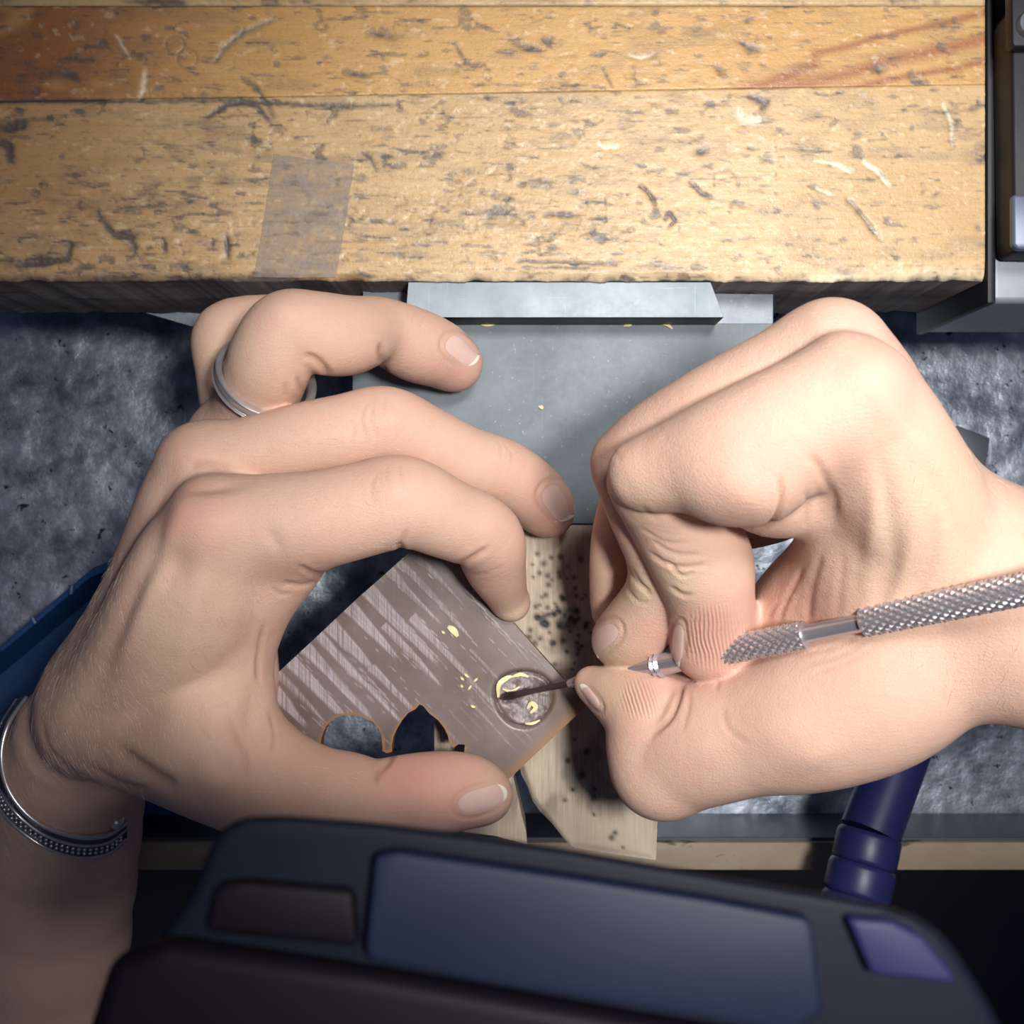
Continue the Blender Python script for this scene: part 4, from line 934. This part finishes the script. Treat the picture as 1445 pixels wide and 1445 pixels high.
RH_bumps = [(1235, 530, 45, 36, 40, 1.2), (1172, 468, 40, 26, 20, .8), (1060, 700, 50, 30, 20, .8), (875, 650, 24, 30, 0, .5), (1105, 1040, 60, 36, 15, 1.0), (1150, 1065, 40, 20, -20, .6),
            (1290, 620, 18, 90, -38, .6), (1250, 700, 14, 90, -10, -.5), (1330, 700, 14, 90, -25, -.4), (1230, 760, 13, 80, 5, .5), (1280, 790, 12, 80, 15, .5), (1010, 1060, 40, 30, 0, .5), (1000, 1010, 30, 26, 0, .3), (1190, 700, 40, 60, 0, -.5)]
RH_tints = [(1280, 545, 50, 0, .25), (1150, 610, 110, 0, .14), (895, 640, 45, 0, .22), (1010, 880, 60, 0, .45), (1000, 930, 40, 0, .2), (965, 830, 26, 1, .5), (1010, 810, 40, 1, .2), (905, 835, 30, 1, .6), (905, 700, 40, 1, .25), (925, 890, 40, 0, .35), (875, 925, 35, 1, .3), (855, 820, 26, 1, .12),
            (1050, 740, 40, 0, .15), (1130, 850, 60, 0, .32), (900, 1010, 45, 0, .20), (960, 960, 30, 0, .30), (860, 985, 28, 1, .3), (1130, 1080, 50, 0, .15), (1330, 650, 80, 1, .15), (1280, 780, 120, 1, .22), (1360, 900, 120, 0, .08), (1090, 670, 60, 0, .10), (905, 770, 30, 2, .0)]
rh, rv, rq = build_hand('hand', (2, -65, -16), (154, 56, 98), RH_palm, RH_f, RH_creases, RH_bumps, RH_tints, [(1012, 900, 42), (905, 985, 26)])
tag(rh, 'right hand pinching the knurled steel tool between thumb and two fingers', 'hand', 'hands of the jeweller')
rb = bvh_of(rv, rq)
body_hair(rh, rv, rq, [(1280, 1445, 620, 1000, 160, 100, 2.2), (930, 1230, 440, 640, 90, 165, 1.6)], 2)
nail(rh, rb, (850, 901), 62, 38, 138, free=.12)
nail(rh, rb, (956, 910), 68, 22, 95)
nail(rh, rb, (834, 984), 46, 15, 232)
del rb

# ------------------------------------------------------------------ ring
a_ = np.array(P(350, 585, 15)); b_ = np.array(P(397, 488, 31)); dr = (b_-a_)/np.linalg.norm(b_-a_); cc = np.array(P(374, 536, 23.5))
e1 = np.cross(dr, [0, 0, 1.0]); e1 /= np.linalg.norm(e1); e2 = np.cross(e1, dr)
ring = tag(empty('ring', tuple(cc)), 'silver band ring worn on the curled left ring finger', 'ring')
def band(name, R0, w, th, off, m, parent, prof=8, n=96):
    bm = bmesh.new(); rows = []
    for i in range(n):
        t = 2*math.pi*i/n; rad = math.cos(t)*e1+math.sin(t)*e2; row = []
        for j in range(prof):
            a = 2*math.pi*j/prof
            row.append(bm.verts.new(cc+rad*(R0+th*math.cos(a))+dr*(off+w*math.sin(a))))
        rows.append(row)
    for i in range(n):
        for j in range(prof): bm.faces.new((rows[i][j], rows[(i+1) % n][j], rows[(i+1) % n][(j+1) % prof], rows[i][(j+1) % prof]))
    return obj_bm(name, bm, m, parent)
RR = 65.5*(H-24)/F
band('band', RR+.2, 1.5, .8, 0, M['silver'], ring, 12)
band('upper_rim', RR+.45, .32, .66, 1.35, M['silver'], ring); band('lower_rim', RR+.45, .32, .66, -1.35, M['silver'], ring)

# ------------------------------------------------------------------ bangle around the left wrist
bang = tag(empty('bangle', P(80, 1150, 0)), 'open silver bangle with beaded rows and a ball end on the left wrist', 'bracelet')
def arc(offy, offz=0.0):
    # rim line round the forearm (px, py), laid 1 mm clear of the skin
    pts = [(38, 984), (12, 1022), (2, 1068), (14, 1118), (52, 1160), (105, 1180), (150, 1179), (178, 1162)]
    w = [0.1, .3, .55, .8, 1, 1, .9, .75]; out = []
    for (x, y), w_ in zip(pts, w):
        X, Y = x-offy*0.5*(1 if x < 40 else 0), y+offy*w_
        h = LB.ray_cast(Vector((0, 0, H)), (V(X, Y, 0)-Vector((0, 0, H))).normalized())[0]
        out.append((X, Y, max(-44.0, h.z)+1.3 if h is not None and h.z > -70 else -44.0))
    out = np.array(out); z = out[:, 2].copy(); z[:2] = z[2]; z[1:-1] = np.maximum(z[1:-1], (z[:-2]+z[2:])/2)
    return catmull([P(a, b, c+offz) for (a, b, _), c in zip(out, z)], 10)
p0 = arc(0); p1 = arc(12); p2 = arc(29)
tube('rim', p0, .62, M['silver'], bang, 12); tube('rim', p1, .42, M['silver'], bang, 10); tube('rim', p2, .42, M['silver'], bang, 10)
v_ = []; bm = bmesh.new()
lo_, hi_ = arc(1, -.6), arc(29, -.6); rA = [bm.verts.new(p) for p in lo_]; rB = [bm.verts.new(p) for p in hi_]
rC = [bm.verts.new(p-[0, 0, .6]) for p in lo_]; rD = [bm.verts.new(p-[0, 0, .6]) for p in hi_]
for i in range(len(rA)-1):
    bm.faces.new((rA[i], rA[i+1], rB[i+1], rB[i])); bm.faces.new((rC[i], rD[i], rD[i+1], rC[i+1])); bm.faces.new((rA[i], rC[i], rC[i+1], rA[i+1])); bm.faces.new((rB[i], rB[i+1], rD[i+1], rD[i]))
bm.faces.new((rA[0], rB[0], rD[0], rC[0])); bm.faces.new((rA[-1], rC[-1], rD[-1], rB[-1]))
obj_bm('cuff_band', bm, M['oxide'], bang)
def bead_mesh():
    bm = bmesh.new(); bmesh.ops.create_icosphere(bm, subdivisions=1, radius=.55); bmesh.ops.scale(bm, vec=(S, S, S), verts=bm.verts)
    me = bpy.data.meshes.new('bead'); bm.to_mesh(me); bm.free(); me.polygons.foreach_set('use_smooth', [True]*len(me.polygons)); me.materials.append(M['silver']); return me
bme = bead_mesh()
for row in (17.5, 23):
    q = arc(row, .25); L_ = np.concatenate([[0], np.cumsum(np.linalg.norm(np.diff(q, axis=0), axis=1))])
    for s_ in np.arange(8+(row > 20)*.7, L_[-1]-.8, 1.45):
        o = bpy.data.objects.new('bead', bme); C.objects.link(o); o.location = Vector([np.interp(s_, L_, q[:, k]) for k in range(3)])*S
        o.parent = bang; o.matrix_parent_inverse = Matrix.Translation(bang.location).inverted()
bm = bmesh.new(); bmesh.ops.create_uvsphere(bm, u_segments=24, v_segments=16, radius=1.9, matrix=Matrix.Translation(tuple(arc(0)[-1]+np.array([-1.0, 1.4, 4.0]))))
obj_bm('ball_end', bm, M['silver'], bang)

# ------------------------------------------------------------------ dark visor close to the camera
ZV = 165.0
vis = tag(empty('magnifier_visor', P(780, 1400, ZV)), 'blurred navy plastic magnifier visor jutting in close to the camera', 'visor')
shell = [(60, 1640), (120, 1500), (182, 1392), (240, 1302), (272, 1258), (292, 1205), (310, 1172), (340, 1152), (400, 1150), (530, 1160), (660, 1177), (800, 1197), (940, 1222), (1060, 1243), (1170, 1262), (1240, 1274), (1290, 1290), (1325, 1312), (1352, 1345), (1390, 1405), (1430, 1480), (1480, 1640)]
t_ = [P(x, y, ZV) for x, y in shell]; cx_ = np.mean([p[0] for p in t_]); cy_ = P(780, 1560, ZV)[1]
obj_bm('visor_shell', prism_bm(t_, [P(x, y+3, ZV-12) for x, y in shell], 2.6, 6), M['navy'], vis)
def vpart(name, pts, z1, m, bev, z0=None):
    q = [P(x, y, z1) for x, y in pts]; obj_bm(name, prism_bm(q, [(p[0], p[1], (z0 if z0 else ZV-1)) for p in q], bev, 4), m, vis)
vpart('lens_panel', [(528, 1208), (560, 1202), (800, 1238), (1000, 1270), (1138, 1296), (1150, 1310), (1162, 1430), (1120, 1460), (900, 1424), (700, 1392), (520, 1358), (514, 1340)], ZV+1.6, M['navy_panel'], 1.2)
vpart('side_boss', [(300, 1250), (340, 1242), (500, 1256), (508, 1340), (440, 1334), (285, 1318)], ZV+0.9, M['brownblack'], .8)
vpart('lower_band', [(150, 1360), (230, 1330), (510, 1372), (900, 1440), (1150, 1480), (1150, 1640), (60, 1640)], ZV+2.2, M['brownblack'], 1.8)
vpart('hinge_cap', [(1195, 1296), (1260, 1300), (1305, 1322), (1345, 1372), (1352, 1392), (1230, 1378)], ZV+1.4, M['violet'], 1.2)
